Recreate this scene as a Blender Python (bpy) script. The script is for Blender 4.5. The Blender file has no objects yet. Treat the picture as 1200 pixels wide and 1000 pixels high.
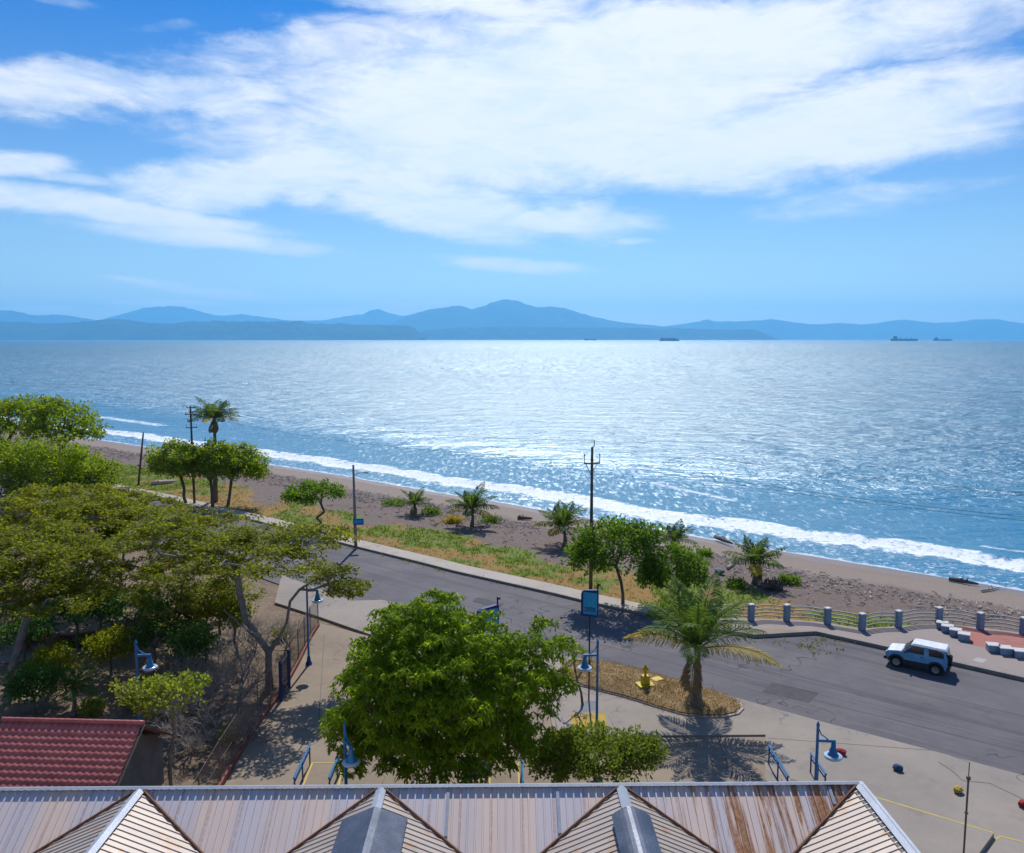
import bpy, math, random
import numpy as np
from mathutils import Vector, Matrix
random.seed(7); rng = np.random.default_rng(11)
PI = math.pi
scene = bpy.context.scene
col = scene.collection
# ---------------------------------------------------------------- camera model (used to lay the plan out)
F = 950.0; CH = 20.0; PITCH = math.atan(102.5/950)
CP, SP = math.cos(PITCH), math.sin(PITCH)
def ray(px, py):
    u = (px-600)/F; v = (py-500)/F
    return np.array([u, CP - v*SP, -SP - v*CP])
def g(px, py, z=0.0):
    r = ray(px, py); t = (z-CH)/r[2]
    return np.array([r[0]*t, r[1]*t, z])
def at(px, py, Y):
    r = ray(px, py); t = Y/r[1]
    return np.array([r[0]*t, Y, CH + r[2]*t])
def gl(pts, z=0.0): return [g(x, y, z) for x, y in pts]

cam = bpy.data.cameras.new("camera"); co = bpy.data.objects.new("camera", cam); col.objects.link(co)
cam.sensor_width = 36; cam.lens = 36*F/1200; cam.clip_start = 0.5; cam.clip_end = 300000
co.location = (0, 0, CH); co.rotation_euler = (PI/2-PITCH, 0, 0)
scene.camera = co

# ---------------------------------------------------------------- materials
def newmat(name):
    m = bpy.data.materials.new(name); m.use_nodes = True
    nt = m.node_tree; nt.nodes.clear()
    return m, nt
def N(nt, t, **kw):
    n = nt.nodes.new(t)
    for k, v in kw.items():
        if k in ('op',): n.operation = v
        else: setattr(n, k, v)
    return n
def L(nt, a, b): nt.links.new(a, b)
def setv(n, **kw):
    for k, v in kw.items():
        n.inputs[k.replace('_', ' ')].default_value = v
def math_(nt, op, a, b=None, c=None, clamp=False):
    n = nt.nodes.new('ShaderNodeMath'); n.operation = op; n.use_clamp = clamp
    for i, x in enumerate((a, b, c)):
        if x is None: continue
        if isinstance(x, (int, float)): n.inputs[i].default_value = x
        else: L(nt, x, n.inputs[i])
    return n.outputs[0]
def mixc(nt, f, a, b):
    n = nt.nodes.new('ShaderNodeMix'); n.data_type = 'RGBA'
    if isinstance(f, (int, float)): n.inputs[0].default_value = f
    else: L(nt, f, n.inputs[0])
    for s, x in ((6, a), (7, b)):
        if isinstance(x, (tuple, list)): n.inputs[s].default_value = (*x[:3], 1)
        else: L(nt, x, n.inputs[s])
    return n.outputs[2]
def ramp(nt, f, lo, hi, smooth=True):
    n = nt.nodes.new('ShaderNodeMapRange'); n.interpolation_type = 'SMOOTHSTEP' if smooth else 'LINEAR'
    L(nt, f, n.inputs[0]); n.inputs[1].default_value = lo; n.inputs[2].default_value = hi
    return n.outputs[0]
def noise(nt, vec, scale, detail=4, rough=.55, dist=0.0):
    n = nt.nodes.new('ShaderNodeTexNoise'); n.inputs['Scale'].default_value = scale
    n.inputs['Detail'].default_value = detail; n.inputs['Roughness'].default_value = rough
    n.inputs['Distortion'].default_value = dist
    if vec is not None: L(nt, vec, n.inputs['Vector'])
    return n.outputs['Fac']
def geo_pos(nt): return nt.nodes.new('ShaderNodeNewGeometry').outputs['Position']
def obj_pos(nt): return nt.nodes.new('ShaderNodeTexCoord').outputs['Object']
def mapping(nt, vec, scale=(1, 1, 1), rot=(0, 0, 0)):
    n = nt.nodes.new('ShaderNodeMapping'); L(nt, vec, n.inputs[0])
    n.inputs['Scale'].default_value = scale; n.inputs['Rotation'].default_value = rot
    return n.outputs[0]
def finish(nt, colr, rough=.7, spec=.3, metal=0.0, bump=None, bstr=.3, bdist=.05):
    p = nt.nodes.new('ShaderNodeBsdfPrincipled'); o = nt.nodes.new('ShaderNodeOutputMaterial')
    if isinstance(colr, (tuple, list)): p.inputs['Base Color'].default_value = (*colr[:3], 1)
    else: L(nt, colr, p.inputs['Base Color'])
    if isinstance(rough, (int, float)): p.inputs['Roughness'].default_value = rough
    else: L(nt, rough, p.inputs['Roughness'])
    p.inputs['Specular IOR Level'].default_value = spec; p.inputs['Metallic'].default_value = metal
    if bump is not None:
        b = nt.nodes.new('ShaderNodeBump'); b.inputs['Strength'].default_value = bstr
        b.inputs['Distance'].default_value = bdist; L(nt, bump, b.inputs['Height']); L(nt, b.outputs[0], p.inputs['Normal'])
    L(nt, p.outputs[0], o.inputs[0]); return p
def mottled(name, c1, c2, scale=3, rough=.7, spec=.3, metal=0.0, lo=.35, hi=.65, fine=25, bstr=.2, bdist=.02):
    m, nt = newmat(name); v = obj_pos(nt)
    f = ramp(nt, noise(nt, v, scale), lo, hi)
    c = mixc(nt, f, c1, c2)
    f2 = noise(nt, v, fine, 3)
    c = mixc(nt, ramp(nt, f2, .35, .75), c, tuple(x*.72 for x in c1))
    finish(nt, c, rough, spec, metal, f2, bstr, bdist); return m
def leafmat(name, c1, c2, trans, tfac=.45, scale=.9):
    m, nt = newmat(name); v = geo_pos(nt)
    f = ramp(nt, noise(nt, v, scale, 3), .35, .65)
    f2 = noise(nt, v, 14, 2)
    c = mixc(nt, f, c1, c2)
    c = mixc(nt, ramp(nt, f2, .45, .8), c, tuple(min(1, x*1.9) for x in c2))
    tc = mixc(nt, f, tuple(x*.8 for x in trans), trans)
    p = nt.nodes.new('ShaderNodeBsdfPrincipled'); L(nt, c, p.inputs['Base Color'])
    p.inputs['Roughness'].default_value = .6; p.inputs['Specular IOR Level'].default_value = .12
    t = nt.nodes.new('ShaderNodeBsdfTranslucent'); L(nt, tc, t.inputs[0])
    mx = nt.nodes.new('ShaderNodeMixShader'); mx.inputs[0].default_value = tfac
    o = nt.nodes.new('ShaderNodeOutputMaterial')
    L(nt, p.outputs[0], mx.inputs[1]); L(nt, t.outputs[0], mx.inputs[2]); L(nt, mx.outputs[0], o.inputs[0]); return m

M = {}
M['blue'] = mottled('blue_paint', (.01, .16, .38), (.015, .2, .44), 2, .45, .5, fine=30)
M['darkblue'] = mottled('dark_blue_paint', (.008, .03, .16), (.012, .04, .2), 2, .5, .4)
M['navy'] = mottled('navy_paint', (.01, .03, .08), (.015, .04, .1), 2, .5, .4)
M['cyanpanel'] = mottled('cyan_panel', (.02, .33, .62), (.03, .42, .66), 1.5, .5, .4)
M['white'] = mottled('white_paint', (.78, .79, .8), (.65, .67, .7), 2, .5, .4)
M['postblue'] = mottled('pale_blue_post', (.24, .33, .44), (.19, .26, .36), 3, .7)
M['posttop'] = mottled('pale_post_top', (.62, .62, .62), (.5, .5, .5), 6)
M['rail'] = mottled('rail_lit_tone', (.58, .53, .4), (.5, .45, .34), 3, .6)  # sunlit yellowish look of some fence spans put into the rail colour
M['railgrey'] = mottled('rail_grey', (.5, .49, .44), (.42, .41, .38), 3, .6)
M['yellow'] = mottled('yellow_paint', (.62, .46, .01), (.5, .36, .02), 3, .5, .4)
M['yellowline'] = mottled('yellow_line', (.6, .45, .06), (.42, .33, .12), 1.5, .7)
M['yellowpad'] = mottled('worn_yellow', (.45, .32, .03), (.36, .22, .06), 2, .8)
M['wood'] = mottled('pole_wood', (.10, .085, .075), (.16, .135, .115), 2, .85)
M['poleconc'] = mottled('pole_concrete', (.3, .28, .25), (.2, .19, .18), 2, .85)
M['steel'] = mottled('steel', (.25, .26, .28), (.35, .36, .37), 3, .45, .5, .6)
M['rustpole'] = mottled('rusty_mast', (.2, .12, .08), (.3, .24, .2), 4, .7)
M['black'] = mottled('black_rubber', (.015, .015, .017), (.03, .03, .03), 4, .7)
M['bark'] = mottled('bark', (.12, .095, .07), (.2, .17, .135), 3, .9, fine=14, bstr=.6, bdist=.04)
M['greybark'] = mottled('grey_bark', (.2, .18, .16), (.3, .27, .24), 3, .9, fine=14, bstr=.6, bdist=.04)
M['drybark'] = mottled('dry_twigs', (.33, .28, .24), (.43, .37, .32), 3, .9)
M['palmbark'] = mottled('palm_bark', (.17, .14, .11), (.27, .23, .18), 6, .9, fine=18, bstr=.7, bdist=.04)
M['conc'] = mottled('concrete', (.42, .4, .37), (.33, .31, .29), .8, .85)
M['kerb'] = mottled('kerb_concrete', (.3, .27, .24), (.22, .2, .18), 1.2, .85)
M['slab'] = mottled('grey_slab', (.2, .21, .24), (.16, .17, .2), 2, .8)
M['brick'] = mottled('brick_wall', (.3, .1, .07), (.22, .08, .06), 3, .85)
M['wall'] = mottled('plaster_wall', (.24, .22, .2), (.17, .155, .145), 1.2, .85)
M['glass'] = mottled('dark_glass', (.012, .018, .022), (.02, .028, .032), 2, .08, .6, bstr=0)
M['driftwood'] = mottled('driftwood', (.6, .52, .45), (.42, .35, .3), 2, .85)
M['darkwood'] = mottled('dark_driftwood', (.12, .1, .09), (.2, .17, .15), 2, .85)
M['carbody_skyshade'] = mottled('car_sky_shade_blue', (.13, .4, .62), (.12, .37, .6), 1, .22, .6, fine=3, bstr=0)  # white car; sky-blue of its shaded sides put into the base colour
M['cladding'] = mottled('car_cladding', (.03, .035, .045), (.045, .05, .06), 3, .6)
M['rim'] = mottled('wheel_rim', (.4, .42, .44), (.3, .32, .34), 3, .35, .5, .7)
M['redlamp'] = mottled('tail_lamp', (.4, .01, .01), (.3, .01, .01), 3, .3)
M['lampglass'] = mottled('lamp_glass', (.45, .6, .72), (.4, .55, .68), 3, .15, .7, bstr=0)
M['redstone'] = mottled('red_stone', (.4, .03, .03), (.28, .03, .03), 5, .8)
M['bluestone'] = mottled('blue_stone', (.02, .06, .14), (.05, .1, .18), 5, .8)
M['yelstone'] = mottled('yellow_stone', (.42, .3, .04), (.3, .2, .05), 5, .8)
M['ship'] = mottled('ship_hull', (.02, .05, .1), (.03, .07, .12), .01, .6, fine=.1)
M['shipwhite'] = mottled('ship_superstructure', (.4, .42, .45), (.3, .32, .35), .01, .6, fine=.1)
M['litter'] = mottled('dry_leaf_litter', (.33, .2, .09), (.42, .28, .14), 4, .9)
M['grass'] = leafmat('grass_blades', (.11, .16, .012), (.2, .22, .02), (.3, .38, .02), .35, .4)
M['drygrass'] = leafmat('dry_grass_blades', (.3, .19, .05), (.4, .28, .08), (.4, .3, .06), .3, .4)
M['mound'] = leafmat('island_dry_grass', (.36, .26, .12), (.46, .34, .16), (.42, .3, .1), .2, .7)
M['creeper'] = leafmat('beach_creeper', (.08, .17, .012), (.15, .24, .02), (.26, .42, .02), .4, .6)
M['leaf_mango'] = leafmat('leaf_glossy_green', (.06, .14, .005), (.12, .21, .008), (.5, .62, .008), .5, .9)
M['leaf_almond'] = leafmat('leaf_almond', (.055, .13, .01), (.12, .2, .015), (.26, .44, .015), .42, .8)
M['leaf_bright'] = leafmat('leaf_bright', (.08, .16, .008), (.18, .25, .012), (.42, .55, .01), .45, .5)
M['leaf_acacia'] = leafmat('leaf_acacia', (.085, .12, .005), (.17, .18, .007), (.42, .46, .008), .48, .6)
M['leaf_acacia2'] = leafmat('leaf_acacia_yellow', (.1, .135, .005), (.2, .21, .007), (.46, .48, .009), .48, .6)
M['leaf_dark'] = leafmat('leaf_dark', (.03, .085, .012), (.06, .13, .015), (.1, .25, .02), .35, .9)
M['leaf_yel'] = leafmat('leaf_yellow_green', (.12, .19, .02), (.24, .28, .03), (.45, .52, .03), .45, 1.5)
M['leaf_round'] = leafmat('leaf_round', (.08, .14, .012), (.16, .2, .02), (.34, .42, .02), .4, 1.2)
M['frond'] = leafmat('palm_frond', (.05, .11, .02), (.1, .16, .03), (.22, .34, .03), .35, 1.2)
M['frond_yel'] = leafmat('palm_frond_yellow', (.36, .28, .02), (.45, .36, .03), (.6, .45, .02), .4, 1.2)
M['frond_dry'] = leafmat('palm_frond_dry', (.2, .14, .07), (.28, .2, .1), (.2, .14, .05), .2, 1.2)

# ---------------------------------------------------------------- tagging
def tag(o, label=None, cat=None, group=None, kind=None):
    if label: o['label'] = label
    if cat: o['category'] = cat
    if group: o['group'] = group
    if kind: o['kind'] = kind
    return o
def thing(name, loc, label, cat, group=None, rz=0.0):
    o = bpy.data.objects.new(name, None); col.objects.link(o)
    o.empty_display_size = .3; o.location = tuple(float(v) for v in loc); o.rotation_euler = (0, 0, rz)
    return tag(o, label, cat, group)

# ---------------------------------------------------------------- mesh builder
class MB:
    def __init__(s): s.v = []; s.f = []; s.smooth = False
    def add(s, vs, fs):
        b = len(s.v); s.v += [tuple(float(c) for c in v) for v in vs]; s.f += [tuple(i+b for i in f) for f in fs]
        return s
    def box(s, c, d, rz=0.0, taper=1.0, bev=0.0):
        x, y, z = d[0]/2, d[1]/2, d[2]/2
        vs = []
        if bev > 0:
            ring = [(-x+bev, -y), (x-bev, -y), (x, -y+bev), (x, y-bev), (x-bev, y), (-x+bev, y), (-x, y-bev), (-x, -y+bev)]
            lv = [(-z, 1-bev/x), (-z+bev, 1), (z-bev, taper), (z, taper*(1-bev/x))]
            for zz, k in lv: vs += [(a*k, b*k, zz) for a, b in ring]
            fs = [tuple(reversed(range(8))), tuple(range(24, 32))]
            for r in range(3):
                for i in range(8):
                    j = (i+1) % 8; fs.append((r*8+i, r*8+j, r*8+8+j, r*8+8+i))
        else:
            for zz, k in ((-z, 1), (z, taper)): vs += [(-x*k, -y*k, zz), (x*k, -y*k, zz), (x*k, y*k, zz), (-x*k, y*k, zz)]
            fs = [(3, 2, 1, 0), (4, 5, 6, 7), (0, 1, 5, 4), (1, 2, 6, 5), (2, 3, 7, 6), (3, 0, 4, 7)]
        ca, sa = math.cos(rz), math.sin(rz)
        vs = [(c[0]+a*ca-b*sa, c[1]+a*sa+b*ca, c[2]+q) for a, b, q in vs]
        return s.add(vs, fs)
    def tube(s, pts, rad, n=8, cap=True):
        pts = [Vector([float(c) for c in p]) for p in pts]
        if isinstance(rad, (int, float)): rad = [rad]*len(pts)
        vs = []; fs = []
        ref = None
        for i, p in enumerate(pts):
            d = (pts[min(i+1, len(pts)-1)] - pts[max(i-1, 0)])
            if d.length < 1e-9: d = Vector((0, 0, 1))
            d.normalize()
            if ref is None: ref = Vector((1, 0, 0)) if abs(d.x) < .8 else Vector((0, 1, 0))
            a = d.cross(ref); a.normalize(); b = d.cross(a); ref = -b if False else ref
            for k in range(n):
                t = 2*PI*k/n; vs.append(tuple(p + (a*math.cos(t)+b*math.sin(t))*rad[i]))
        for i in range(len(pts)-1):
            for k in range(n):
                j = (k+1) % n; fs.append((i*n+k, i*n+j, i*n+n+j, i*n+n+k))
        if cap:
            fs.append(tuple(reversed(range(n)))); m = (len(pts)-1)*n; fs.append(tuple(range(m, m+n)))
        return s.add(vs, fs)
    def lathe(s, prof, c=(0, 0, 0), n=16):
        vs = []; fs = []
        for r, z in prof:
            for k in range(n):
                t = 2*PI*k/n; vs.append((c[0]+r*math.cos(t), c[1]+r*math.sin(t), c[2]+z))
        for i in range(len(prof)-1):
            for k in range(n):
                j = (k+1) % n; fs.append((i*n+k, i*n+j, i*n+n+j, i*n+n+k))
        fs.append(tuple(reversed(range(n)))); m = (len(prof)-1)*n; fs.append(tuple(range(m, m+n)))
        return s.add(vs, fs)
    def prism(s, poly, z0, z1):
        n = len(poly)
        vs = [(p[0], p[1], z0) for p in poly]+[(p[0], p[1], z1) for p in poly]
        fs = [tuple(reversed(range(n))), tuple(range(n, 2*n))]
        for i in range(n):
            j = (i+1) % n; fs.append((i, j, n+j, n+i))
        return s.add(vs, fs)
    def prism_axis(s, prof, x0, x1, axis='y'):
        """profile (a,b) in x-z plane, extruded along y"""
        n = len(prof)
        vs = [(a, x0, b) for a, b in prof]+[(a, x1, b) for a, b in prof]
        fs = [tuple(range(n)), tuple(reversed(range(n, 2*n)))]
        for i in range(n):
            j = (i+1) % n; fs.append((j, i, n+i, n+j))
        return s.add(vs, fs)
    def build(s, name, mat, parent=None, smooth=False, loc=None):
        me = bpy.data.meshes.new(name); me.from_pydata(s.v, [], s.f)
        me.materials.append(mat); 
        if smooth: me.shade_smooth()
        me.update()
        o = bpy.data.objects.new(name, me); col.objects.link(o)
        if parent: o.parent = parent
        if loc is not None: o.location = tuple(float(q) for q in loc)
        return o
def fastmesh(name, verts, faces4, mat, parent=None, smooth=False):
    """verts (N,3) array, faces (K,m) int array"""
    verts = np.asarray(verts, dtype=np.float32); faces4 = np.asarray(faces4, dtype=np.int32)
    me = bpy.data.meshes.new(name); k = faces4.shape[1]
    me.vertices.add(len(verts)); me.vertices.foreach_set('co', verts.ravel())
    me.loops.add(faces4.size); me.loops.foreach_set('vertex_index', faces4.ravel())
    me.polygons.add(len(faces4)); me.polygons.foreach_set('loop_start', np.arange(0, faces4.size, k, dtype=np.int32))
    me.polygons.foreach_set('loop_total', np.full(len(faces4), k, dtype=np.int32))
    me.update(calc_edges=True); me.materials.append(mat)
    if smooth: me.shade_smooth()
    o = bpy.data.objects.new(name, me); col.objects.link(o)
    if parent: o.parent = parent
    return o
def attr(o, name, vals):
    a = o.data.attributes.new(name, 'FLOAT', 'POINT'); a.data.foreach_set('value', np.asarray(vals, dtype=np.float32))
def gridfaces(nx, ny):
    i = np.arange(nx-1)[None, :]+np.arange(ny-1)[:, None]*nx
    i = i.ravel(); return np.stack([i, i+1, i+1+nx, i+nx], 1)
def unit(a): return a/np.maximum(np.linalg.norm(a, axis=-1, keepdims=True), 1e-9)
def leafquads(c, d, nrm, Ln, Wd):
    """diamond leaves: base c, direction d, normal nrm"""
    d = unit(d); s_ = unit(np.cross(d, nrm)); 
    Ln = np.broadcast_to(np.asarray(Ln, float).reshape(-1, 1), (len(c), 1)); Wd = np.broadcast_to(np.asarray(Wd, float).reshape(-1, 1), (len(c), 1))
    v = np.stack([c, c+d*Ln*.5+s_*Wd*.5, c+d*Ln, c+d*Ln*.5-s_*Wd*.5], 1)
    return v
def leafobj(name, quads, mat, parent):
    v = quads.reshape(-1, 3); f = np.arange(len(v)).reshape(-1, 4)
    return fastmesh(name, v, f, mat, parent)

# ---------------------------------------------------------------- value noise in numpy
def vnoise(x, y, seed=0):
    def h(i, j):
        n = (i*374761393 + j*668265263 + seed*974711) & 0x7fffffff
        n = ((n ^ (n >> 13))*1274126177) & 0x7fffffff
        return ((n ^ (n >> 16)) & 0xffff)/65535.0
    xi = np.floor(x).astype(np.int64); yi = np.floor(y).astype(np.int64); fx = x-xi; fy = y-yi
    fx = fx*fx*(3-2*fx); fy = fy*fy*(3-2*fy)
    return (h(xi, yi)*(1-fx)+h(xi+1, yi)*fx)*(1-fy)+(h(xi, yi+1)*(1-fx)+h(xi+1, yi+1)*fx)*fy
def fbm(x, y, o=4, seed=0):
    s = 0; a = .5; t = 0
    for k in range(o):
        s = s+a*vnoise(x*2**k, y*2**k, seed+k*17); t += a; a *= .5
    return s/t

# ---------------------------------------------------------------- shoreline and terrain
SEA = -1.5
shore_px = [(120, 516), (200, 528), (300, 542), (400, 557), (500, 575), (600, 591), (700, 609), (800, 626), (900, 643), (1000, 659), (1100, 675), (1200, 692)]
SH = np.array([g(x, y, SEA)[:2] for x, y in shore_px])
d0 = SH[0]-SH[2]; d0 /= np.linalg.norm(d0); d1 = SH[-1]-SH[-4]; d1 /= np.linalg.norm(d1)
SH = np.vstack([SH[0]+d0*1800, SH[0]+d0*600, SH[0]+d0*200, SH[0]+d0*60, SH, SH[-1]+d1*60, SH[-1]+d1*300, SH[-1]+d1*900])
def sdist(x, y, P=SH):
    """signed distance, positive on the land (near) side"""
    x = np.asarray(x, float); y = np.asarray(y, float)
    best = np.full(x.shape, 1e9); sg = np.ones(x.shape)
    for i in range(len(P)-1):
        a = P[i]; b = P[i+1]; ab = b-a; l2 = ab@ab
        t = np.clip(((x-a[0])*ab[0]+(y-a[1])*ab[1])/l2, 0, 1)
        dx = x-a[0]-t*ab[0]; dy = y-a[1]-t*ab[1]; dd = np.hypot(dx, dy)
        cr = ab[0]*dy-ab[1]*dx
        m = dd < best; best = np.where(m, dd, best); sg = np.where(m, np.where(cr < 0, 1, -1), sg)
    return best*sg
def zland(x, y):
    d = sdist(x, y)
    z = np.interp(d, [-30, -5, 0, 11, 16, 24, 30], [-4, -1.95, SEA, -.62, -.4, -.12, -.06])
    return z
def gz(px, py):
    z = 0.0
    for _ in range(6):
        p = g(px, py, z); z = float(zland(p[0], p[1]))
    return np.array([p[0], p[1], z])

front_px = [(-80, 524), (20, 548), (118, 571), (187, 585), (300, 612), (415, 642), (500, 663), (530, 671), (650, 698), (682, 706), (755, 722), (800, 732)]
WALK = np.array([g(x, y)[:2] for x, y in front_px])

def axis(lo, hi, fine_lo, fine_hi, fs, cs):
    return np.unique(np.round(np.concatenate([np.arange(lo, fine_lo, cs), np.arange(fine_lo, fine_hi, fs), np.arange(fine_hi, hi+cs, cs)]), 3))
xs = axis(-420, 260, -95, 60, .55, 4); ys = axis(-60, 520, 26, 200, .55, 4)
GX, GY = np.meshgrid(xs, ys)
SD = sdist(GX, GY); ZL = np.interp(SD, [-30, -5, 0, 11, 16, 24, 30], [-4, -1.95, SEA, -.62, -.4, -.12, -.06])
WD = sdist(GX, GY, WALK)          # + = inland of walk front line
e = -WD                          # distance seaward of the kerb
n1 = fbm(GX*.16, GY*.16, 4, 3); n2 = fbm(GX*.5, GY*.5, 3, 9); n3 = fbm(GX*.07, GY*.07, 3, 31)
# grass belt next to the pavement, wide field to the far left, patch outside the fence
beltw = np.interp(GX, [-120, -75, -55, -42, -20, 0, 10, 18, 30, 60], [70, 52, 40, 15, 9.5, 11, 13, 13, 9, 7])
belt = np.clip((beltw-e)/3.0+(n1-.5)*5, 0, 1)*(e > 0)
plat = np.array([g(x, y)[:2] for x, y in [(760, 722), (835, 722), (922, 724), (1010, 735), (1053, 732), (1100, 729), (1199, 740), (1330, 755)]])
ep = -sdist(GX, GY, plat)
belt2 = np.clip((np.interp(GX, [10, 20, 26, 60], [9, 8, 3.0, 3.0])-ep)/2.0+(n1-.5)*4, 0, 1)*(ep > 0)*(GX > 10)
def blobs(lst, src=gz):
    m = np.zeros(GX.shape)
    for px, py, rx, ry, s_ in lst:
        c = src(px, py); m = np.maximum(m, s_*np.clip(1.6-np.hypot((GX-c[0])/rx, (GY-c[1])/ry)*1.3+(n2-.5)*1.2, 0, 1))
    return m
grn = blobs([(470, 594, 5, 5, 1), (490, 600, 4, 3, 1), (535, 612, 3, 3, .9), (575, 612, 3, 2.5, .9), (600, 631, 1.5, 1.5, .8), (470, 625, 8, 3, .9), (540, 645, 6, 2.5, .9), (440, 575, 3, 2, .5),
             (870, 692, 6, 4, .9), (920, 690, 5, 3, .9), (1060, 724, 6, 2, .8), (935, 690, 2.5, 2, .8), (1170, 715, 1.5, 1.5, .8), (830, 655, 2.5, 2, .6)])
field = np.clip((-GX-52)/10, 0, 1)
tot = np.clip(np.maximum(np.maximum(belt, belt2), grn), 0, 1)
greenish = np.clip(.2+grn*1.1+field*1.6+(n1-.5)*3.6+(n2-.5)*4.2+(ep > 0)*(GX > 12)*.5, 0, 1)
green = tot*greenish; dry = tot*(1-greenish)
green = green*np.clip((SD-16)/5, 0, 1); dry = dry*np.clip((SD-16)/5, 0, 1)
inland = np.clip(WD/1.0, 0, 1)
green *= 1-inland; dry *= 1-inland
parkgreen = inland*np.clip((n1-.52)*6, 0, 1)*(GX < -14)*.15
V = np.stack([GX.ravel(), GY.ravel(), (ZL+(fbm(GX*.8, GY*.8, 3, 5)-.5)*np.interp(SD, [2, 10, 14, 30], [0, .02, .22, .12])*(1-inland*.8)-.02).ravel()], 1)

m, nt = newmat('ground_mix'); P_ = geo_pos(nt)
def A(nt, n): a = nt.nodes.new('ShaderNodeAttribute'); a.attribute_name = n; return a.outputs['Fac']
nA = noise(nt, P_, .35, 5); nB = noise(nt, P_, 3.2, 5, .65); nC = noise(nt, P_, 14, 3, .7)
sd = A(nt, 'shore')
sdn = math_(nt, 'ADD', sd, math_(nt, 'MULTIPLY', math_(nt, 'SUBTRACT', nA, .5), 5))
gravel = mixc(nt, ramp(nt, nB, .35, .7), (.115, .085, .075), (.18, .14, .12))
gravel = mixc(nt, ramp(nt, nC, .62, .74), gravel, (.3, .26, .24))
gravel = mixc(nt, ramp(nt, nA, .5, .7), gravel, (.155, .11, .085))
sand = mixc(nt, ramp(nt, nB, .3, .7), (.215, .17, .14), (.25, .2, .165))
wet = mixc(nt, ramp(nt, nA, .3, .7), (.17, .135, .12), (.2, .155, .135))
c = mixc(nt, ramp(nt, sdn, 1.2, 4.5), wet, sand)
c = mixc(nt, ramp(nt, sdn, 7.5, 10), c, gravel)
dirt = mixc(nt, ramp(nt, nA, .35, .65), (.2, .145, .095), (.13, .095, .065))
dirt = mixc(nt, ramp(nt, nB, .5, .68), dirt, (.27, .19, .12))
dirt = mixc(nt, ramp(nt, nC, .6, .72), dirt, (.12, .085, .055))
c = mixc(nt, A(nt, 'inland'), c, dirt)
gc = mixc(nt, ramp(nt, nB, .35, .65), (.08, .13, .01), (.14, .18, .018))
dc = mixc(nt, ramp(nt, nB, .35, .65), (.27, .155, .035), (.2, .14, .04))
c = mixc(nt, ramp(nt, A(nt, 'dry'), .2, .7), c, dc)
c = mixc(nt, ramp(nt, A(nt, 'green'), .15, .6), c, gc)
rg = mixc(nt, ramp(nt, sdn, 1.0, 3.5), (.38, .38, .38), (.9, .9, .9))
finish(nt, c, rg, .3, 0, nB, .5, .06)
ground = fastmesh('ground', V, gridfaces(len(xs), len(ys)), m, smooth=True)
attr(ground, 'shore', SD.ravel()); attr(ground, 'green', np.maximum(green, parkgreen*.7).ravel()); attr(ground, 'dry', dry.ravel()); attr(ground, 'inland', inland.ravel())
tag(ground, 'brown earth, dark shingle and grey sand of the shore', None, None, 'structure')

# ---------------------------------------------------------------- sea
u_ = SH[-4]-SH[4]; u_ /= np.linalg.norm(u_); nrm_ = np.array([-u_[1], u_[0]])
if nrm_[1] < 0: nrm_ = -nrm_
seg = np.linalg.norm(np.diff(SH, axis=0), axis=1); cum = np.concatenate([[0], np.cumsum(seg)])
ss = np.unique(np.concatenate([np.arange(0, 1640, 30), np.arange(1640, 2060, 1.2), np.arange(2060, cum[-1], 30), [cum[-1]]]))
sx = np.interp(ss, cum, SH[:, 0]); sy = np.interp(ss, cum, SH[:, 1])
for _ in range(12):
    sx[1:-1] = (sx[:-2]+sx[2:]+2*sx[1:-1])/4; sy[1:-1] = (sy[:-2]+sy[2:]+2*sy[1:-1])/4
dn_ = np.arange(-4, 60, .5); wf_ = np.array([.0001, .0003, .0006, .001, .002, .004, .008, .015, .03, .06, .12, .25, .5, 1.0])
S_, D_ = np.meshgrid(np.arange(len(ss)), np.concatenate([dn_, 60+wf_*38000]))
Dn = np.minimum(D_, dn_[-1]); Wf = np.clip((D_-60)/38000, 0, 1)
SX = sx[S_]+nrm_[0]*Dn; SY = sy[S_]+nrm_[1]*Dn
sn = np.interp(ss, [0, 1640, 2060, cum[-1]], [-44000, -26000, 26000, 44000])[S_]
SX = SX+(sn-SX)*Wf; SY = SY+(38000-SY)*Wf
wob = (fbm(ss*.05, ss*0+.5, 3, 77)-.5)[S_]
brk = 7.0+wob*5
SZ = SEA+.42*np.exp(-((D_-brk-2.0)/1.6)**2)*(.6+.8*(fbm(ss*.3, ss*0+4.5, 3, 5))[S_])+.05*np.exp(-((D_-24-wob*10)/4.0)**2)
SZ += (fbm(SX*.5, SY*.5, 3, 61)-.5)*np.interp(D_, [-2, 3, 6, 12, 40, 58], [0, .02, .2, .05, .02, 0])
SZ = np.where(D_ >= 59, SEA, SZ); dd = np.zeros(D_.shape[0])
m, nt = newmat('sea_water'); P_ = geo_pos(nt); d_ = A(nt, 'dist')
brkA = math_(nt, 'SUBTRACT', d_, A(nt, 'brk'))
fz = noise(nt, P_, .45, 5, .65, .3); fz2 = noise(nt, P_, 1.7, 5, .7, .5)
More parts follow.
